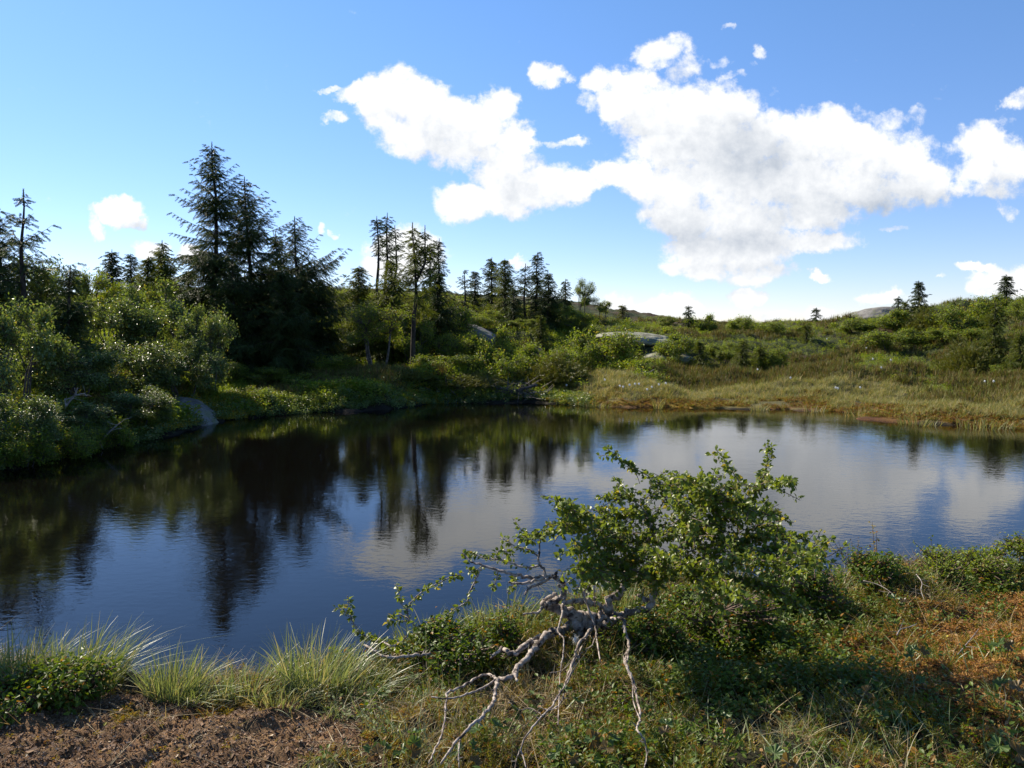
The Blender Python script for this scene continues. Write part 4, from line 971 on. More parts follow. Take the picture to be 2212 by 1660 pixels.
# peat crumbs and litter on the bare soil
x, y = patch(150000, 2.5, 5.2); s, o, sd = zones(x, y); k_ = (s > .25) & (rf.random(len(x)) < s) & (sd > .05); x, y = x[k_], y[k_]; g = Geo(); n = len(x)
X_, Y0, Z0 = basis(rf, n, .9); szl = rf.gamma(2.0, .0020, n)[:, None]+.0025; asp = rf.uniform(.25, 1, n)[:, None]
stamp(g, arr([-.5,-.5,0],[.5,-.4,.1],[.4,.5,0],[-.5,.4,.15],[-.3,-.3,-.35],[.3,.3,-.35]), [[0,1,2,3],[0,4,5,1],[3,2,5,4]], np.stack([x, y, height(x, y)+.003], 1), X_*szl*asp, Y0*szl*1.6, Z0*szl)
obj('peat_litter', g.mesh('peat_litter', M['litter']), None, 'brown peat crumbs and dead bits on the bare soil', 'litter', kind='stuff')

# ---- grass tussocks standing at the water edge
def tussock(px, py, n, L, label, lean=(.35, .1), spread=.16, w=.0065, seed=0, mat='grass', dry=.15, pos=None, grp='grass tussocks at the near water edge'):
    rng = np.random.default_rng(seed+40); q = groundhit(px, py, 0.0, 2.5, 9) if pos is None else pos; g = Geo(); segs = 6; L = L*.84
    a = rng.uniform(0, 6.28, n); rr = spread*np.sqrt(rng.random(n)); bx = np.cos(a)*rr; by = np.sin(a)*rr*.8; ln = L*rng.uniform(.45, 1.1, n)
    hx = lean[0]*rng.normal(1, .5, n)+np.cos(a)*.45+rng.normal(size=n)*.25; hy = lean[1]*rng.normal(1, .5, n)+np.sin(a)*.45+rng.normal(size=n)*.25
    hz_ = height(q[0]+bx, q[1]+by)-q[2]; hz_ = np.clip(hz_, -.25, .3) if pos is None else hz_*0
    t = np.linspace(0, 1, segs+1)[None]; cur = rng.uniform(.1, .75, n)
    cx = bx[:, None]+ln[:, None]*(hx[:, None]*(t*.45+cur[:, None]*t*t)); cy = by[:, None]+ln[:, None]*(hy[:, None]*(t*.45+cur[:, None]*t*t))
    hh = np.hypot(hx, hy)[:, None]; cz = hz_[:, None]-.02+ln[:, None]*(t-hh*(.08*t+.42*cur[:, None]*t**2.2))
    sa = rng.uniform(0, 6.28, n); sx = np.cos(sa)[:, None]; sy = np.sin(sa)[:, None]; ww = w*rng.uniform(.6, 1.2, n)[:, None]*(1-t**2*.9)/2
    V = np.stack([np.stack([cx-sx*ww, cy-sy*ww, cz], -1), np.stack([cx+sx*ww, cy+sy*ww, cz], -1)], 2).reshape(-1, 3)
    f = np.array([[2*k, 2*k+1, 2*k+3, 2*k+2] for k in range(segs)]); F = (f[None]+(np.arange(n)*2*(segs+1))[:, None, None]).reshape(-1, 4)
    g.add(V, F, True)
    return obj('grass_tussock', g.mesh('grass_tussock', M[mat]), None, label, 'grass', grp, None, q)
tussock(170, 1488, 520, .38, 'largest grass tussock, its blades swept right over the water at the left', (.42, .1), .20, seed=1)
tussock(60, 1478, 160, .36, 'thin grass tussock at the left edge behind the dark leaves', (.3, .1), .14, seed=2)
tussock(375, 1500, 380, .30, 'short upright grass tussock just right of the largest one', (.15, .05), .13, seed=3)
tussock(430, 1515, 200, .20, 'low right-leaning tussock at the edge of the bare soil', (.6, -.2), .11, seed=4)
tussock(545, 1500, 300, .24, 'sparse yellow-green tussock between two fuller ones', (.3, .1), .16, seed=5)
tussock(690, 1495, 460, .36, 'full pale grass tussock left of the low leafy branch', (.2, .05), .18, seed=6)
tussock(765, 1500, 300, .24, 'arching green tussock directly right of the full pale one', (.6, -.1), .15, seed=7)
tussock(620, 1520, 200, .17, 'low arching tuft on the soil in front of the sparse tussock', (.3, -.3), .14, seed=8)
tussock(1290, 1345, 260, .38, 'grass tussock at the water behind the gnarled birch trunk', (-.2, .2), .26, seed=9)
tussock(1090, 1362, 170, .30, 'thin grass tuft at the water left of the gnarled trunk', (.1, .1), .26, seed=10)
tussock(920, 1385, 130, .26, 'sparse tuft at the water under the leafy left branch', (.1, .1), .22, seed=11)
tussock(1770, 1270, 150, .24, 'grass tuft at the water edge right of the birch crown', (.0, .2), .3, seed=12)
tussock(1150, 1500, 150, .17, 'straw-coloured tuft under the lower root branches', (.3, -.4), .16, seed=13, mat='straw')
tussock(1265, 1500, 260, .16, 'dense dry tuft in front of the gnarled trunk', (.3, -.5), .2, seed=14, mat='straw')
tussock(2120, 1235, 160, .22, 'grass tuft at the water edge near the right border', (.1, .2), .4, seed=15)

# ---- dark leafy clumps at the left, in their own shade
def leafclump(name, px, py, W, H, label, seed, mat='bilberry', n=14, leaf=.03):
    rng = np.random.default_rng(seed); q = groundhit(px, py, 0, 2.5, 9)
    a, b = shrub(seed, W, H, n, 30, 6, leaf, 5, mat, r0=.008, low=.0, bark='twig', template=None); return place(name, [('stems', a), ('foliage', b)], q, label, 'bush')
leafclump('bilberry_bush', 60, 1530, .6, .15, 'dark bilberry clump at the left edge below the thin tussock', 81)
leafclump('bilberry_bush', 150, 1510, .42, .15, 'small shaded bilberry clump at the foot of the largest tussock', 82)
leafclump('willow_bush', -195, 1380, .95, 1.4, 'dense willow bush at the left border throwing its shade on the bare soil', 83, 'scrubleaf', 22, .04)
leafclump('bilberry_bush', 960, 1440, .55, .2, 'dark green bilberry clump under the low leafy branch', 84)
leafclump('bilberry_bush', 1880, 1262, .5, .2, 'green bilberry clump at the water between the heather sprig and the dwarf birch', 85)

# ---- cloudberry plants
def cbleaf(rng, r=.04):
    V = [(0, 0, 0)]; F = []; n = 41
    for k in range(n):
        t = k/(n-1); a = -2.5+5.0*t; lob = 1-.20*abs(math.cos(a*2.5*.5*2))**3; tooth = .05*(k % 2); pl = .12*math.cos(a*10)
        rr = r*(lob-tooth); V.append((rr*math.sin(a), rr*math.cos(a), rr*.22+pl*r*.9))
        m_ = rr*.5; V.append((m_*math.sin(a), m_*math.cos(a), m_*.12+pl*r*.5))
    for k in range(n-1):
        o1, m1, o2, m2 = 1+2*k, 2+2*k, 3+2*k, 4+2*k
        F += [[0, m1, m2, m2], [m1, o1, o2, m2]]
    return arr(*V), F
CB = cbleaf(rf)
def cloudberry(px, py, n, label, seed, sc=1.0):
    rng = np.random.default_rng(seed); q = groundhit(px, py, .07, 2.4, 7); q[2] = gz(q[0], q[1]); g = Geo(); gs = Geo(); P = []; Nn = []
    for k in range(n):
        a = k*2.3+rng.random(); r = .02+.035*rng.random()*(k > 0)*1.6; tip = arr(cos(a)*r, sin(a)*r, rng.uniform(.07, .12)); sticks(gs, [arr(0, 0, 0)], [tip], .0018, .0014)
        P.append(tip); nn = arr(cos(a)*.5, sin(a)*.5-.35, 1)+rng.normal(size=3)*.22; Nn.append(nn/np.linalg.norm(nn))
    P = np.array(P); Nn = np.array(Nn); d = rng.normal(size=P.shape); Yv = unit(d-(d*Nn).sum(1, keepdims=True)*Nn); X_ = np.cross(Yv, Nn); s = rng.uniform(.65, 1.1, (n, 1))*sc
    tri_or_quad(g, CB[0], CB[1], P, X_*s, Yv*s, Nn*s)
    place('cloudberry_plant', [('leaves', g.mesh('leaves', M['cloudberry'])), ('stalks', gs.mesh('stalks', M['twig']))], q, label, 'plant', 'cloudberry plants on the near bank')
c6 = lambda x, y: ((1000+x/2.011)/1.4358, (1700+y/2.011)/1.4358)
c7 = lambda x, y: ((1400+x/2.011)/1.4358, (1350+y/2.011)/1.4358)
c8 = lambda x, y: ((2076+x/2.011)/1.4358, (1583+y/2.011)/1.4358)
for i, (p, n, lab) in enumerate([
 (c6(540,1290), 4, 'cloudberry plant at the bottom edge left of the long root branch'), (c6(1070,1170), 2, 'pair of grey-green cloudberry leaves right of the long root branch'),
 (c6(920,1310), 3, 'shaded cloudberry plant at the bottom edge beside the twig tips'), (c6(350,1270), 3, 'cloudberry plant at the border of bare soil and green bank'),
 (c6(1620,1200), 4, 'broad bright cloudberry plant near the bottom between hanging twigs'), (c6(1740,1265), 4, 'largest-leaved bright cloudberry plant near the bottom right of centre'),
 (c6(1540,1320), 3, 'bright cloudberry leaves at the bottom edge below the broad plant'), (c6(2120,1180), 3, 'cloudberry plant right of the rightmost hanging twigs'),
 (c6(1580,980), 2, 'dark cloudberry leaves behind the middle hanging twigs'), (c8(1560,920), 4, 'sunlit cloudberry plant at the upper edge of the dark shade'),
 (c8(1160,1150), 3, 'cloudberry plant in the middle of the dark shade'), (c8(350,1340), 4, 'shaded cloudberry plant in the bottom left of the dark shade'),
 (c8(2100,880), 4, 'dark green cloudberry plant on orange moss at the right border'), (c8(2140,1540), 4, 'cloudberry plant at the bottom right corner'),
 (c8(1430,590), 3, 'cloudberry plant on the sunlit bank above the orange moss'), (c8(2130,1120), 3, 'grey cloudberry leaves on orange moss at the right border'),
 (c8(1640,1110), 2, 'cloudberry leaves at the right edge of the dark shade'), (c8(1400,1330), 2, 'cloudberry leaves low in the dark shade'), (c8(700,1560), 3, 'cloudberry plant at the bottom edge under the dark shade')]):
    cloudberry(p[0], p[1], n, lab, 600+i, 1.0)

# ---- small upright shoots at the water on the right
def shoot(name, base, tips, label, seed, leaf=.026, n=10, mat='birchleaf', cat='plant', Yd=None, r=.003, tmpl=None):
    rng = np.random.default_rng(seed); q = groundhit(*base, .0, 2.5, 9); D_ = Yd or q[1]; g = Geo(); gl = Geo()
    for tp in tips:
        P = spline([q, (q+at(*tp, D_))/2+rng.normal(size=3)*.02, at(*tp, D_)], 6); tube(g, P-q, np.linspace(r, r*.4, len(P)), 5)
        k = rng.integers(3, len(P), n); d = unit(rng.normal(size=(n, 3))); nn = unit(rng.normal(size=(n, 3))+arr(0, 0, 1)); Yv = unit(d-(d*nn).sum(1, keepdims=True)*nn); s = (leaf*rng.uniform(.6, 1.15, n))[:, None]
        tri_or_quad(gl, *(tmpl or BL), P[k]-q+Yv*.004+rng.normal(size=(n, 3))*.006, np.cross(Yv, nn)*s, Yv*s, nn*s)
    place(name, [('stem', g.mesh('stem', M['twig'])), ('leaves', gl.mesh('leaves', M[mat]))], q, label, cat)
BL = birchleaf()
shoot('birch_sapling', (1893,1240), [(1884,1128),(1893,1150)], 'thin yellow-leaved birch shoot standing up before the water', 1, .024, 16, 'moss_green')
shoot('dwarf_birch', (2035,1235), [(1972,1168),(2010,1160),(2035,1175),(2075,1190),(2000,1185)], 'spreading dwarf birch with dark round leaves before the water on the right', 2, .028, 13, cat='bush')
shoot('dwarf_birch', (1990,1262), [(1930,1215),(1960,1205),(1905,1212)], 'low dwarf birch spray left of the spreading one', 3, .026, 12, cat='bush')
shoot('dwarf_birch', (2160,1235), [(2110,1195),(2150,1190),(2190,1200),(2130,1210)], 'dwarf birch at the right border before the water', 4, .026, 12, cat='bush')
shoot('heather_sprig', (1850,1240), [(1790,1172),(1800,1168),(1812,1172),(1840,1170),(1832,1180),(1855,1168),(1822,1190)], 'dry purplish heather sprig standing before the water right of the birch', 5, .012, 40, 'heather')
# ---- loose twigs on the bank
def looptwig(p, D0, D1, label, seed, r=.0035):
    rng = np.random.default_rng(seed); n = len(p); P = spline([at(a, b, D0+(D1-D0)*i/(n-1)) for i, (a, b) in enumerate(p)], 5)
    P[:, 2] = np.maximum(P[:, 2], height(P[:, 0], P[:, 1])+.02); g = Geo(); tube(g, P, np.linspace(r, r*.4, len(P)), 6, .08, rng)
    for k in range(4):
        b0 = P[rng.integers(2, len(P)-1)]; d = rng.normal(size=3)*arr(1, 1, .4); sticks(g, [b0], [b0+d*.06], r*.4, r*.2)
    obj('fallen_twig', g.mesh('fallen_twig', M['deadwood']), None, label, 'twig', 'loose twigs on the near bank')
looptwig([c8(1540,400),c8(1575,450),c8(1570,500),c8(1590,560)], 5.2, 4.7, 'hooked pale twig on the bank below the dwarf birch', 1)
looptwig([c8(1210,440),c8(1290,460),c8(1350,490),c8(1390,520)], 5.0, 4.8, 'thin pale twig lying right of the birch crown', 2)
looptwig([c8(1420,780),c8(1440,745),c8(1490,730),c8(1540,715)], 4.2, 4.3, 'curved tan twig on the orange moss', 3, .004)
looptwig([c8(1800,900),c8(1850,840),c8(1900,780),c8(1930,740)], 4.0, 4.3, 'grey twig poking up from the orange moss at the right', 4, .0035)
looptwig([c8(100,1320),c8(160,1390),c8(210,1470),c8(260,1535)], 3.5, 3.2, 'long pale straw-like twig at the lower left of the shade', 5, .004)
# ---- bigger bilberry stems with broad leaves in loose drifts, filling out the bank under and left of the birch
T_b2 = [twigcluster(rf, 12, .15, OV, .036, 2.4, .3) for _ in range(3)]
x, y = patch(9000, 2.6, 7.2); s, o, sd = zones(x, y); nb = fbm(x*2.3+5, y*2.3, 75, 3)
k_ = (sd > .02) & (s < .2) & (rf.random(len(x)) < bare(x, y)*np.clip((.55-.4*o)*sstep(nb, .05, .22)+.6*core(x, y), 0, 1)*sstep(x/y, -.22, -.10)*(1-.5*sstep(x/y, .35, .5))); x, y = x[k_], y[k_]; g = Geo()
for k in range(3): scatter2(g, T_b2[k], x[k::3], y[k::3], rf.uniform(.6, 1.1, len(x[k::3])), .35, -.03)
obj('bilberry', g.mesh('bilberry', M['bilberry']), None, 'drifts of taller broad-leaved bilberry on the near bank', 'plants', kind='stuff')
# yellowed and rusty fallen leaves
x, y = patch(4500, 2.6, 6.5); s, o, sd = zones(x, y); k_ = (sd > .02) & (s < .6); x, y = x[k_], y[k_]; n = len(x); g = Geo(); X_, Y0, Z0 = basis(rf, n, 1.0); sz_ = rf.uniform(.012, .03, (n, 1))
tri_or_quad(g, OV[0], OV[1], np.stack([x, y, height(x, y)+rf.uniform(.01, .05, n)], 1), X_*sz_, Y0*sz_, Z0*sz_)
obj('fallen_leaves', g.mesh('fallen_leaves', leafmat('dead_leaves', (.22, .10, .035), (.38, .26, .13), (.34, .30, .05), .2, .7, .2, .15)), None, 'brown and yellow dead leaves lying among the bank plants', 'leaves', kind='stuff')
for a in [('bilberry_bush', 1720, 1310, .7, .26, 'green thicket of low shrubs just under the right end of the birch crown', 86, 'bilberry', 18, .03),
          ('bilberry_bush', 1560, 1370, .8, .26, 'shaded leafy thicket under the middle of the birch crown', 87, 'bilberry', 18, .03),
          ('willow_bush', 2080, 1262, .8, .22, 'low leafy thicket at the water on the right below the dwarf birch', 88, 'scrubleaf', 16, .028),
          ('willow_bush', 2230, 1250, .7, .28, 'low green thicket at the water cut by the right border', 89, 'scrubleaf', 16, .028),
          ('bilberry_bush', 1400, 1400, .6, .16, 'dark low bilberry clump directly right of the gnarled trunk', 90, 'bilberry', 14, .028),
          ('bilberry_bush', 1060, 1430, .5, .18, 'bilberry clump between the low leafy arm and the thick root arm', 91, 'bilberry', 14, .028)]: leafclump(*a)
for i, (px, py, n, L, sp, lab) in enumerate([(1421,884,60,.5,.12,'dark sedge tuft standing alone in the water off the middle of the bog shore'), (1290,879,90,.26,.4,'low dark tuft at the water line at the left part of the bog shore'),
    (1640,887,70,.34,.3,'thin sedge tuft in the shallows right of the middle of the bog shore'), (1865,900,120,.38,.5,'sedge tuft at the point where the bog shore turns toward the viewer'), (1985,918,90,.34,.5,'sedge tuft in the shallows off the rust-coloured right shore'),
    (2130,926,110,.36,.6,'sedge tuft standing in the water near the right border'), (1760,890,60,.30,.35,'small sedge tuft in the water left of the turning point of the shore')]):
    tussock(px, py, n, L, lab, (.1, .0), sp, .014, 60+i, 'sedge', pos=onz(px, py, .0), grp='sedge tufts in the far shallows')
# ------------------------------------------------------------------ the gnarled birch leaning over the near bank
rg = np.random.default_rng(21); BW = Geo(); BT = Geo(); BLV = Geo()
leafspots = []                     # (points, density, size)
def limb(pts, conv, d, w, geo=None, knob=.06, m=6, leaves=0.0, wig=.008):
    """pts: traced points; d: depths at the ends; w: drawn widths in photograph pixels at the ends"""
    n = len(pts); D_ = np.interp(np.linspace(0, 1, n), np.linspace(0, 1, len(d)), d); wd = np.interp(np.linspace(0, 1, n), np.linspace(0, 1, len(w)), w)
    P = np.array([at(*conv(*p), D_[i]) for i, p in enumerate(pts)]); R = wd*(.86 if wd.max() > 14 else 1)/2*D_/2445
    for i in range(n):                 # keep clear of the plants: come nearer along the same sight line
        k = 0
        while P[i][2] < gz(P[i][0], P[i][1])+.13 and k < 40 and D_[i] < 4.46: D_[i] *= .985; P[i] = at(*conv(*pts[i]), D_[i]); k += 1
    P2 = spline(P, m); R2 = np.interp(np.linspace(0, 1, len(P2)), np.linspace(0, 1, n), R)
    P2[1:-1] += rg.normal(size=P2[1:-1].shape)*np.minimum(R2[1:-1, None]*.35, wig)
    hz = height(P2[:, 0], P2[:, 1])+R2*.5+.01; P2[:, 2] = np.maximum(P2[:, 2], hz)
    R2 = R2*(1+.05*rg.normal(size=len(R2)))
    tube(geo or BW, P2, R2, 10 if wd.max() > 12 else 6, knob*.6, rg)
    if leaves: leafspots.append((P2, leaves))
    # little spurs
    if wd.max() < 40:
        for k in range(int(len(P2)/5)):
            i = rg.integers(1, len(P2)-1); dd = rg.normal(size=3); dd /= np.linalg.norm(dd); sticks(geo or BW, [P2[i]], [P2[i]+dd*rg.uniform(.008, .03)], R2[i]*.5+.001, .0012, 5)
    return P2
# trunk mass
limb([(1840,420),(1770,425),(1700,440),(1600,425),(1520,400),(1450,375),(1375,345)], c6, (4.55, 4.5), (34, 44, 46, 40, 26), knob=.14)
limb([(1800,400),(1740,365),(1680,345),(1620,335),(1550,335),(1500,350)], c6, (4.5, 4.38), (20, 18, 14), knob=.14)
limb([(1830,430),(1780,470),(1700,490),(1620,480),(1560,480),(1520,510)], c6, (4.5, 4.5), (30, 44, 46, 30), knob=.16)
limb([(1700,450),(1720,520),(1700,590),(1720,640)], c6, (4.6, 4.5), (50, 60, 60), knob=.16)
limb([(1560,480),(1590,560),(1600,640)], c6, (4.6, 4.5), (36, 44, 44), knob=.16)
# left curved arm
limb([(1400,352),(1445,335),(1495,295),(1512,245),(1485,205),(1440,182),(1380,182),(1300,190),(1200,168),(1100,140),(1000,108),(930,90)], c6, (4.45, 4.5, 4.6), (22, 17, 12, 7))
limb([(1500,350),(1515,300),(1500,250),(1470,230)], c6, (4.4, 4.4), (12, 9))
limb([(1390,350),(1420,310),(1460,290)], c6, (4.6, 4.6), (24, 14))
limb([(1380,186),(1300,213),(1225,222),(1162,215)], c6, (4.5, 4.4), (10, 6)); limb([(1410,190),(1340,228),(1285,255),(1262,292)], c6, (4.5, 4.4), (11, 6))
limb([(1440,182),(1465,155)], c6, (4.5, 4.5), (12, 9)); limb([(1395,178),(1382,130),(1352,105),(1350,50),(1356,-60)], c6, (4.5, 4.6), (9, 7, 5))
limb([(1352,110),(1285,120),(1215,110),(1150,82),(1080,70),(1000,62)], c6, (4.5, 4.65), (8, 5), leaves=14)
limb([(545,760),(480,712),(410,700),(350,660),(300,640)], c7, (4.55, 4.7), (5, 3), leaves=22)
limb([(1372,370),(1340,402),(1250,415)], c6, (4.4, 4.3), (10, 5))
# stems rising to the crown
t1 = limb([(1770,410),(1795,340),(1845,280),(1880,230),(1900,170),(1960,60)], c6, (4.5, 4.5), (30, 26, 20), knob=.1)
t2 = limb([(1780,445),(1850,425),(1930,400),(2010,392),(2055,345),(2068,270),(2085,200)], c6, (4.5, 4.35), (26, 24, 18), knob=.14)
limb([(2030,330),(1995,312),(1972,300)], c6, (4.4, 4.4), (14, 10)); limb([(1700,320),(1650,300),(1620,262),(1650,250)], c6, (4.6, 4.55), (18, 12))
# roots and low arms
limb([(1520,510),(1450,520),(1395,555),(1335,600),(1292,668),(1222,740),(1200,795)], c6, (4.5, 4.05), (30, 22, 18), knob=.12)
limb([(1210,800),(1150,810),(1100,822),(1082,870),(1070,950),(1012,1040),(940,1100),(850,1190),(790,1270),(740,1345)], c6, (4.05, 3.3), (16, 13, 10, 7))
limb([(1100,822),(1040,790),(960,810),(880,862),(785,900),(770,1000),(745,1160),(700,1260),(665,1340)], c6, (4.05, 3.35), (9, 7, 4))
limb([(1080,822),(1000,872),(900,912),(785,942),(680,930)], c6, (4.05, 3.8), (7, 4)); limb([(1205,790),(1212,830)], c6, (4.05, 4.0), (12, 6))
limb([(1490,515),(1390,550),(1290,592),(1205,650),(1120,632),(1095,628)], c6, (4.5, 4.3), (26, 20, 14), knob=.12); limb([(1110,635),(1070,668),(1045,690)], c6, (4.3, 4.2), (10, 5))
limb([(860,1185),(850,1260),(852,1370)], c6, (3.5, 3.25), (5, 3))
# hanging twigs
HT = BW
limb([(1770,430),(1690,480),(1650,540),(1600,600),(1570,690),(1520,830),(1470,930),(1400,1020),(1310,1120),(1242,1240),(1270,1370)], c6, (4.4, 3.35), (12, 9, 6, 4))
limb([(1620,650),(1575,740),(1520,860),(1490,960),(1420,1010),(1340,990)], c6, (4.2, 3.7), (5, 3)); limb([(1620,610),(1560,750),(1500,880),(1440,960)], c6, (4.25, 3.7), (5, 4))
limb([(1632,262),(1642,330),(1682,430),(1702,500),(1712,580),(1733,715)], c6, (4.4, 4.1), (9, 4)); limb([(1500,350),(1492,430),(1468,520),(1502,560),(1502,660),(1482,800),(1470,1100)], c6, (4.35, 3.7), (8, 5, 3))
limb([(1800,440),(1880,450),(1885,520),(1915,610),(1890,710),(1930,800),(1955,900),(1980,1050),(1962,1130),(2010,1200),(2022,1300),(2008,1370)], c6, (4.4, 3.3), (12, 9, 6, 3))
limb([(1915,610),(1900,720),(1935,840),(1940,960),(1985,1080)], c6, (4.25, 3.7), (5, 3)); limb([(1900,640),(1880,700),(1935,830),(1960,880)], c6, (4.2, 3.8), (5, 3))
limb([(1700,560),(1680,610),(1640,630)], c6, (4.2, 4.2), (4, 2)); limb([(1570,690),(1500,760),(1420,780)], c6, (4.1, 4.0), (3, 2))
limb([(1380,1050),(1300,1000),(1230,1010),(1160,960)], c6, (3.8, 3.7), (3, 2)); limb([(1240,1240),(1210,1320),(1200,1380)], c6, (3.5, 3.4), (3, 2))
# low leafy arm on the left
limb([(795,625),(730,640),(660,662),(560,668),(450,685),(370,668),(290,622),(250,600)], c6, (4.25, 4.45), (12, 9, 7))
limb([(705,605),(640,545),(560,465),(520,430),(465,412)], c6, (4.3, 4.4), (8, 6, 4), leaves=10); limb([(545,455),(530,385),(570,320),(640,262),(740,212),(800,180),(865,165)], c6, (4.35, 4.5), (5, 3), leaves=26)
limb([(520,560),(440,612),(380,590),(280,560),(220,512),(182,445),(175,375),(155,300)], c6, (4.35, 4.5), (6, 3), leaves=22); limb([(560,465),(480,455),(430,440),(410,480)], c6, (4.35, 4.3), (4, 2), leaves=26)
limb([(530,385),(490,350),(480,290),(450,225)], c6, (4.38, 4.4), (4, 2), leaves=26); limb([(182,445),(120,380),(70,385)], c6, (4.45, 4.5), (3, 2), leaves=26); limb([(600,660),(500,620),(420,610)], c6, (4.3, 4.3), (4, 3), leaves=24)
limb([(790,630),(700,560),(650,640),(540,640)], c6, (4.25, 4.2), (4, 2), leaves=22)
limb([(990,130),(955,200),(922,270),(902,332),(862,362),(800,402),(760,455),(700,505)], c6, (4.6, 4.4), (6, 4), leaves=18); limb([(930,90),(900,60),(870,30)], c6, (4.6, 4.65), (5, 3), leaves=30)
limb([(1000,108),(940,150),(900,130)], c6, (4.6, 4.6), (4, 2), leaves=34); limb([(1100,140),(1080,210),(1060,260)], c6, (4.6, 4.6), (4, 2), leaves=30); limb([(1200,168),(1190,230),(1150,280)], c6, (4.6, 4.65), (3, 2), leaves=22)
limb([(1010,62),(950,40),(900,30)], c6, (4.65, 4.7), (4, 2), leaves=40); limb([(1080,70),(1100,20),(1180,30)], c6, (4.6, 4.7), (4, 2), leaves=30)
# crown limbs (traced through the foliage)
CR = [([(1080,900),(1130,780),(1200,700),(1240,600),(1230,500)], (4.5, 4.5), (18, 10)), ([(1260,950),(1280,860),(1330,780),(1420,720)], (4.4, 4.3), (16, 9)),
 ([(1240,600),(1300,450),(1340,380),(1290,300),(1200,240),(1100,185),(1020,130),(960,70)], (4.5, 4.7), (9, 3)), ([(1130,780),(1060,660),(940,560),(800,490),(720,450),(655,410)], (4.5, 4.6), (9, 3)),
 ([(1080,880),(1040,700),(900,600),(740,585),(620,610),(500,630),(400,640)], (4.5, 4.7), (8, 3)), ([(1240,600),(1400,540),(1560,420),(1680,340),(1790,300),(1760,240),(1700,150),(1655,95)], (4.5, 4.6), (9, 3)),
 ([(1420,720),(1560,620),(1700,520),(1840,400),(1930,300),(1970,180),(2000,65)], (4.4, 4.5), (10, 3)), ([(1930,300),(2040,300),(2120,285)], (4.5, 4.5), (4, 2)), ([(1330,780),(1500,720),(1700,680),(1900,640),(2050,620),(2150,640)], (4.3, 4.2), (9, 3)),
 ([(1280,860),(1450,820),(1650,800),(1850,780),(2050,800),(2200,880)], (4.3, 4.0), (9, 3)), ([(1420,720),(1600,560),(1760,500),(1950,480),(2100,520)], (4.4, 4.5), (7, 3)), ([(1290,300),(1450,330),(1600,350),(1750,400),(1900,480)], (4.6, 4.5), (6, 4)),
 ([(1230,500),(1150,420),(1080,370),(960,400)], (4.5, 4.6), (6, 3)), ([(1200,700),(1000,820),(880,860),(815,860)], (4.45, 4.4), (6, 3)), ([(1330,780),(1200,840),(1050,860),(950,900)], (4.3, 4.2), (6, 3)),
 ([(1560,620),(1650,480),(1600,380),(1500,290),(1400,270)], (4.4, 4.5), (6, 3)), ([(1650,800),(1800,900),(1950,940),(2100,1000),(2200,1080)], (4.2, 3.9), (6, 3)), ([(1450,820),(1550,900),(1700,960),(1850,1020)], (4.2, 4.0), (6, 3)),
 ([(1700,680),(1850,580),(1980,560),(2060,610)], (4.3, 4.3), (5, 3)), ([(1040,700),(950,740),(860,780),(820,830)], (4.4, 4.5), (5, 3)), ([(1300,450),(1180,480),(1050,500),(900,470)], (4.6, 4.7), (5, 3)), ([(2050,800),(2200,760),(2280,800)], (4.0, 4.0), (4, 2)),
 ([(1450,820),(1600,760),(1780,720),(1960,720),(2120,720)], (4.2, 4.0), (6, 3)), ([(1040,700),(960,660),(860,690),(760,700)], (4.5, 4.5), (5, 3)), ([(1080,880),(1160,760),(1300,650),(1500,560),(1700,600)], (4.4, 4.2), (6, 3)), ([(800,490),(760,540),(700,560)], (4.6, 4.6), (4, 2)), ([(1200,700),(1080,600),(960,500),(930,440)], (4.5, 4.6), (6, 3)), ([(1560,420),(1500,340),(1560,290),(1640,270)], (4.5, 4.6), (4, 2)),
 ([(1340,380),(1400,300),(1480,260)], (4.55, 4.7), (4, 2)), ([(1500,720),(1480,600),(1440,480),(1400,400)], (4.3, 4.4), (6, 3))]
crown_paths = []
for ci, (p, d, w) in enumerate(CR):
    if ci % 2: d = (d[0], d[1]-.55)
    crown_paths.append(limb(p, c7, d, [q*.6 for q in w], knob=.06, leaves=40))
# side twigs through the crown, each with its leaves
for P2 in crown_paths:
    L = np.linalg.norm(np.diff(P2, axis=0), axis=1).sum(); n = int(L*57)
    for k in range(n):
        i = int(len(P2)*rg.uniform(.12, .97)); b = P2[i]; tg = unit(P2[min(i+1, len(P2)-1)]-P2[i-1])
        d = tg*.5+rg.normal(size=3)*arr(.8, 1.1, .38); d /= np.linalg.norm(d); Lt = rg.uniform(.05, .24)*(1-.4*i/len(P2))
        q = np.stack([b, b+d*Lt*.5+rg.normal(size=3)*.01, b+d*Lt+rg.normal(size=3)*.015-arr(0, 0, .01)])
        if i/len(P2) > .8 and rg.random() < .5: continue
        pyy = 830-FPX*((b[2]-CAM_H)*cos(PITCH)+b[1]*sin(PITCH))/(b[1]*cos(PITCH)-(b[2]-CAM_H)*sin(PITCH))
        if pyy < 1045 and rg.random() < .8: continue
        sticks(BT, q[:-1], q[1:], .0022, .0014, 4); leafspots.append((np.concatenate([q[:1], (q[:1]+q[1:2])/2, q[1:2], (q[1:2]+q[2:])/2, q[2:]]), 84 if rg.random() < .8 else 130))
PL = []; DL = []
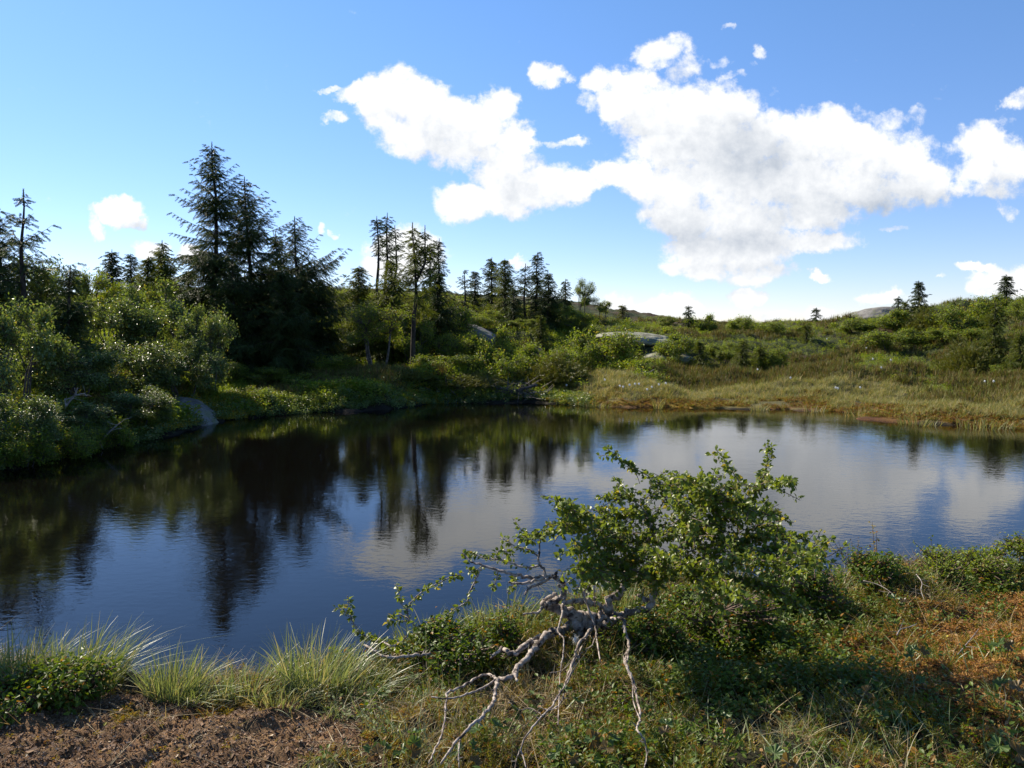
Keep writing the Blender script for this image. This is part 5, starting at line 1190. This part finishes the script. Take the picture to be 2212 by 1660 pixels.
for P2, dens in leafspots:
    seg = np.diff(P2, axis=0); L = np.linalg.norm(seg, axis=1); dens = dens if dens >= 84 else dens*5+26; n = max(2, int(L.sum()*dens)); cum = np.concatenate([[0], np.cumsum(L)])
    f0 = .05 if dens > 80 else (.3 if dens > 20 else .45); s = cum[-1]*(f0+(1-f0)*rg.random(n)**.8)
    PL.append(np.stack([np.interp(s, cum, P2[:, k]) for k in range(3)], 1)); i = np.clip(np.searchsorted(cum, s)-1, 0, len(seg)-1); DL.append(unit(seg[i]))
PL = np.concatenate(PL); DL = np.concatenate(DL); n = len(PL)
out_ = rg.normal(size=(n, 3)); out_ = unit(out_-(out_*DL).sum(1, keepdims=True)*DL*.7); pet = PL+out_*rg.uniform(.006, .014, (n, 1))
sticks(BT, PL, pet, .0007, .0005)
N_ = unit(rg.normal(size=(n, 3))*.75+arr(-.15, -.25, .75)); dY = out_+DL*.3+arr(0, 0, -.25)+rg.normal(size=(n, 3))*.2
Yv = unit(dY-(dY*N_).sum(1, keepdims=True)*N_); s = rg.uniform(.017, .036, (n, 1)); cp = rg.uniform(.6, 1.5, (n, 1))
tri_or_quad(BLV, *BL, pet, np.cross(Yv, N_)*s*1.12, Yv*s, N_*s*cp)
q0 = at(*c6(1640, 520), 4.5); q0[2] = gz(q0[0], q0[1])
for G_ in (BW, BT, BLV): G_.V = [v-q0 for v in G_.V]
place('gnarled_birch', [('trunk', BW.mesh('trunk', M['bark'])), ('twigs', BT.mesh('twigs', M['twig'])), ('foliage', BLV.mesh('foliage', M['birchleaf']))], q0,
      'gnarled dwarfed birch with twisted pale trunk and leafy crown leaning over the near bank', 'tree')
# cottongrass at the birch
hd = at(1345, 1067, 4.95); ca, cb_ = cotton(11, hd[2]-gz(hd[0], hd[1]), .024, 140, .25); t = obj('cottongrass', None, None, 'single white cottongrass head in front of the water above the birch leaves', 'cottongrass', loc=hd)
obj('head', ca, t); obj('stem', cb_, t)
hd = at(1243, 1382, 4.15); ca, cb_ = cotton(12, max(hd[2]-gz(hd[0], hd[1]), .03), .013, 130, .9); t = obj('cottongrass', None, None, 'spiky white seed tuft under the gnarled trunk', 'cottongrass', loc=hd)
obj('head', ca, t); obj('stem', cb_, t)
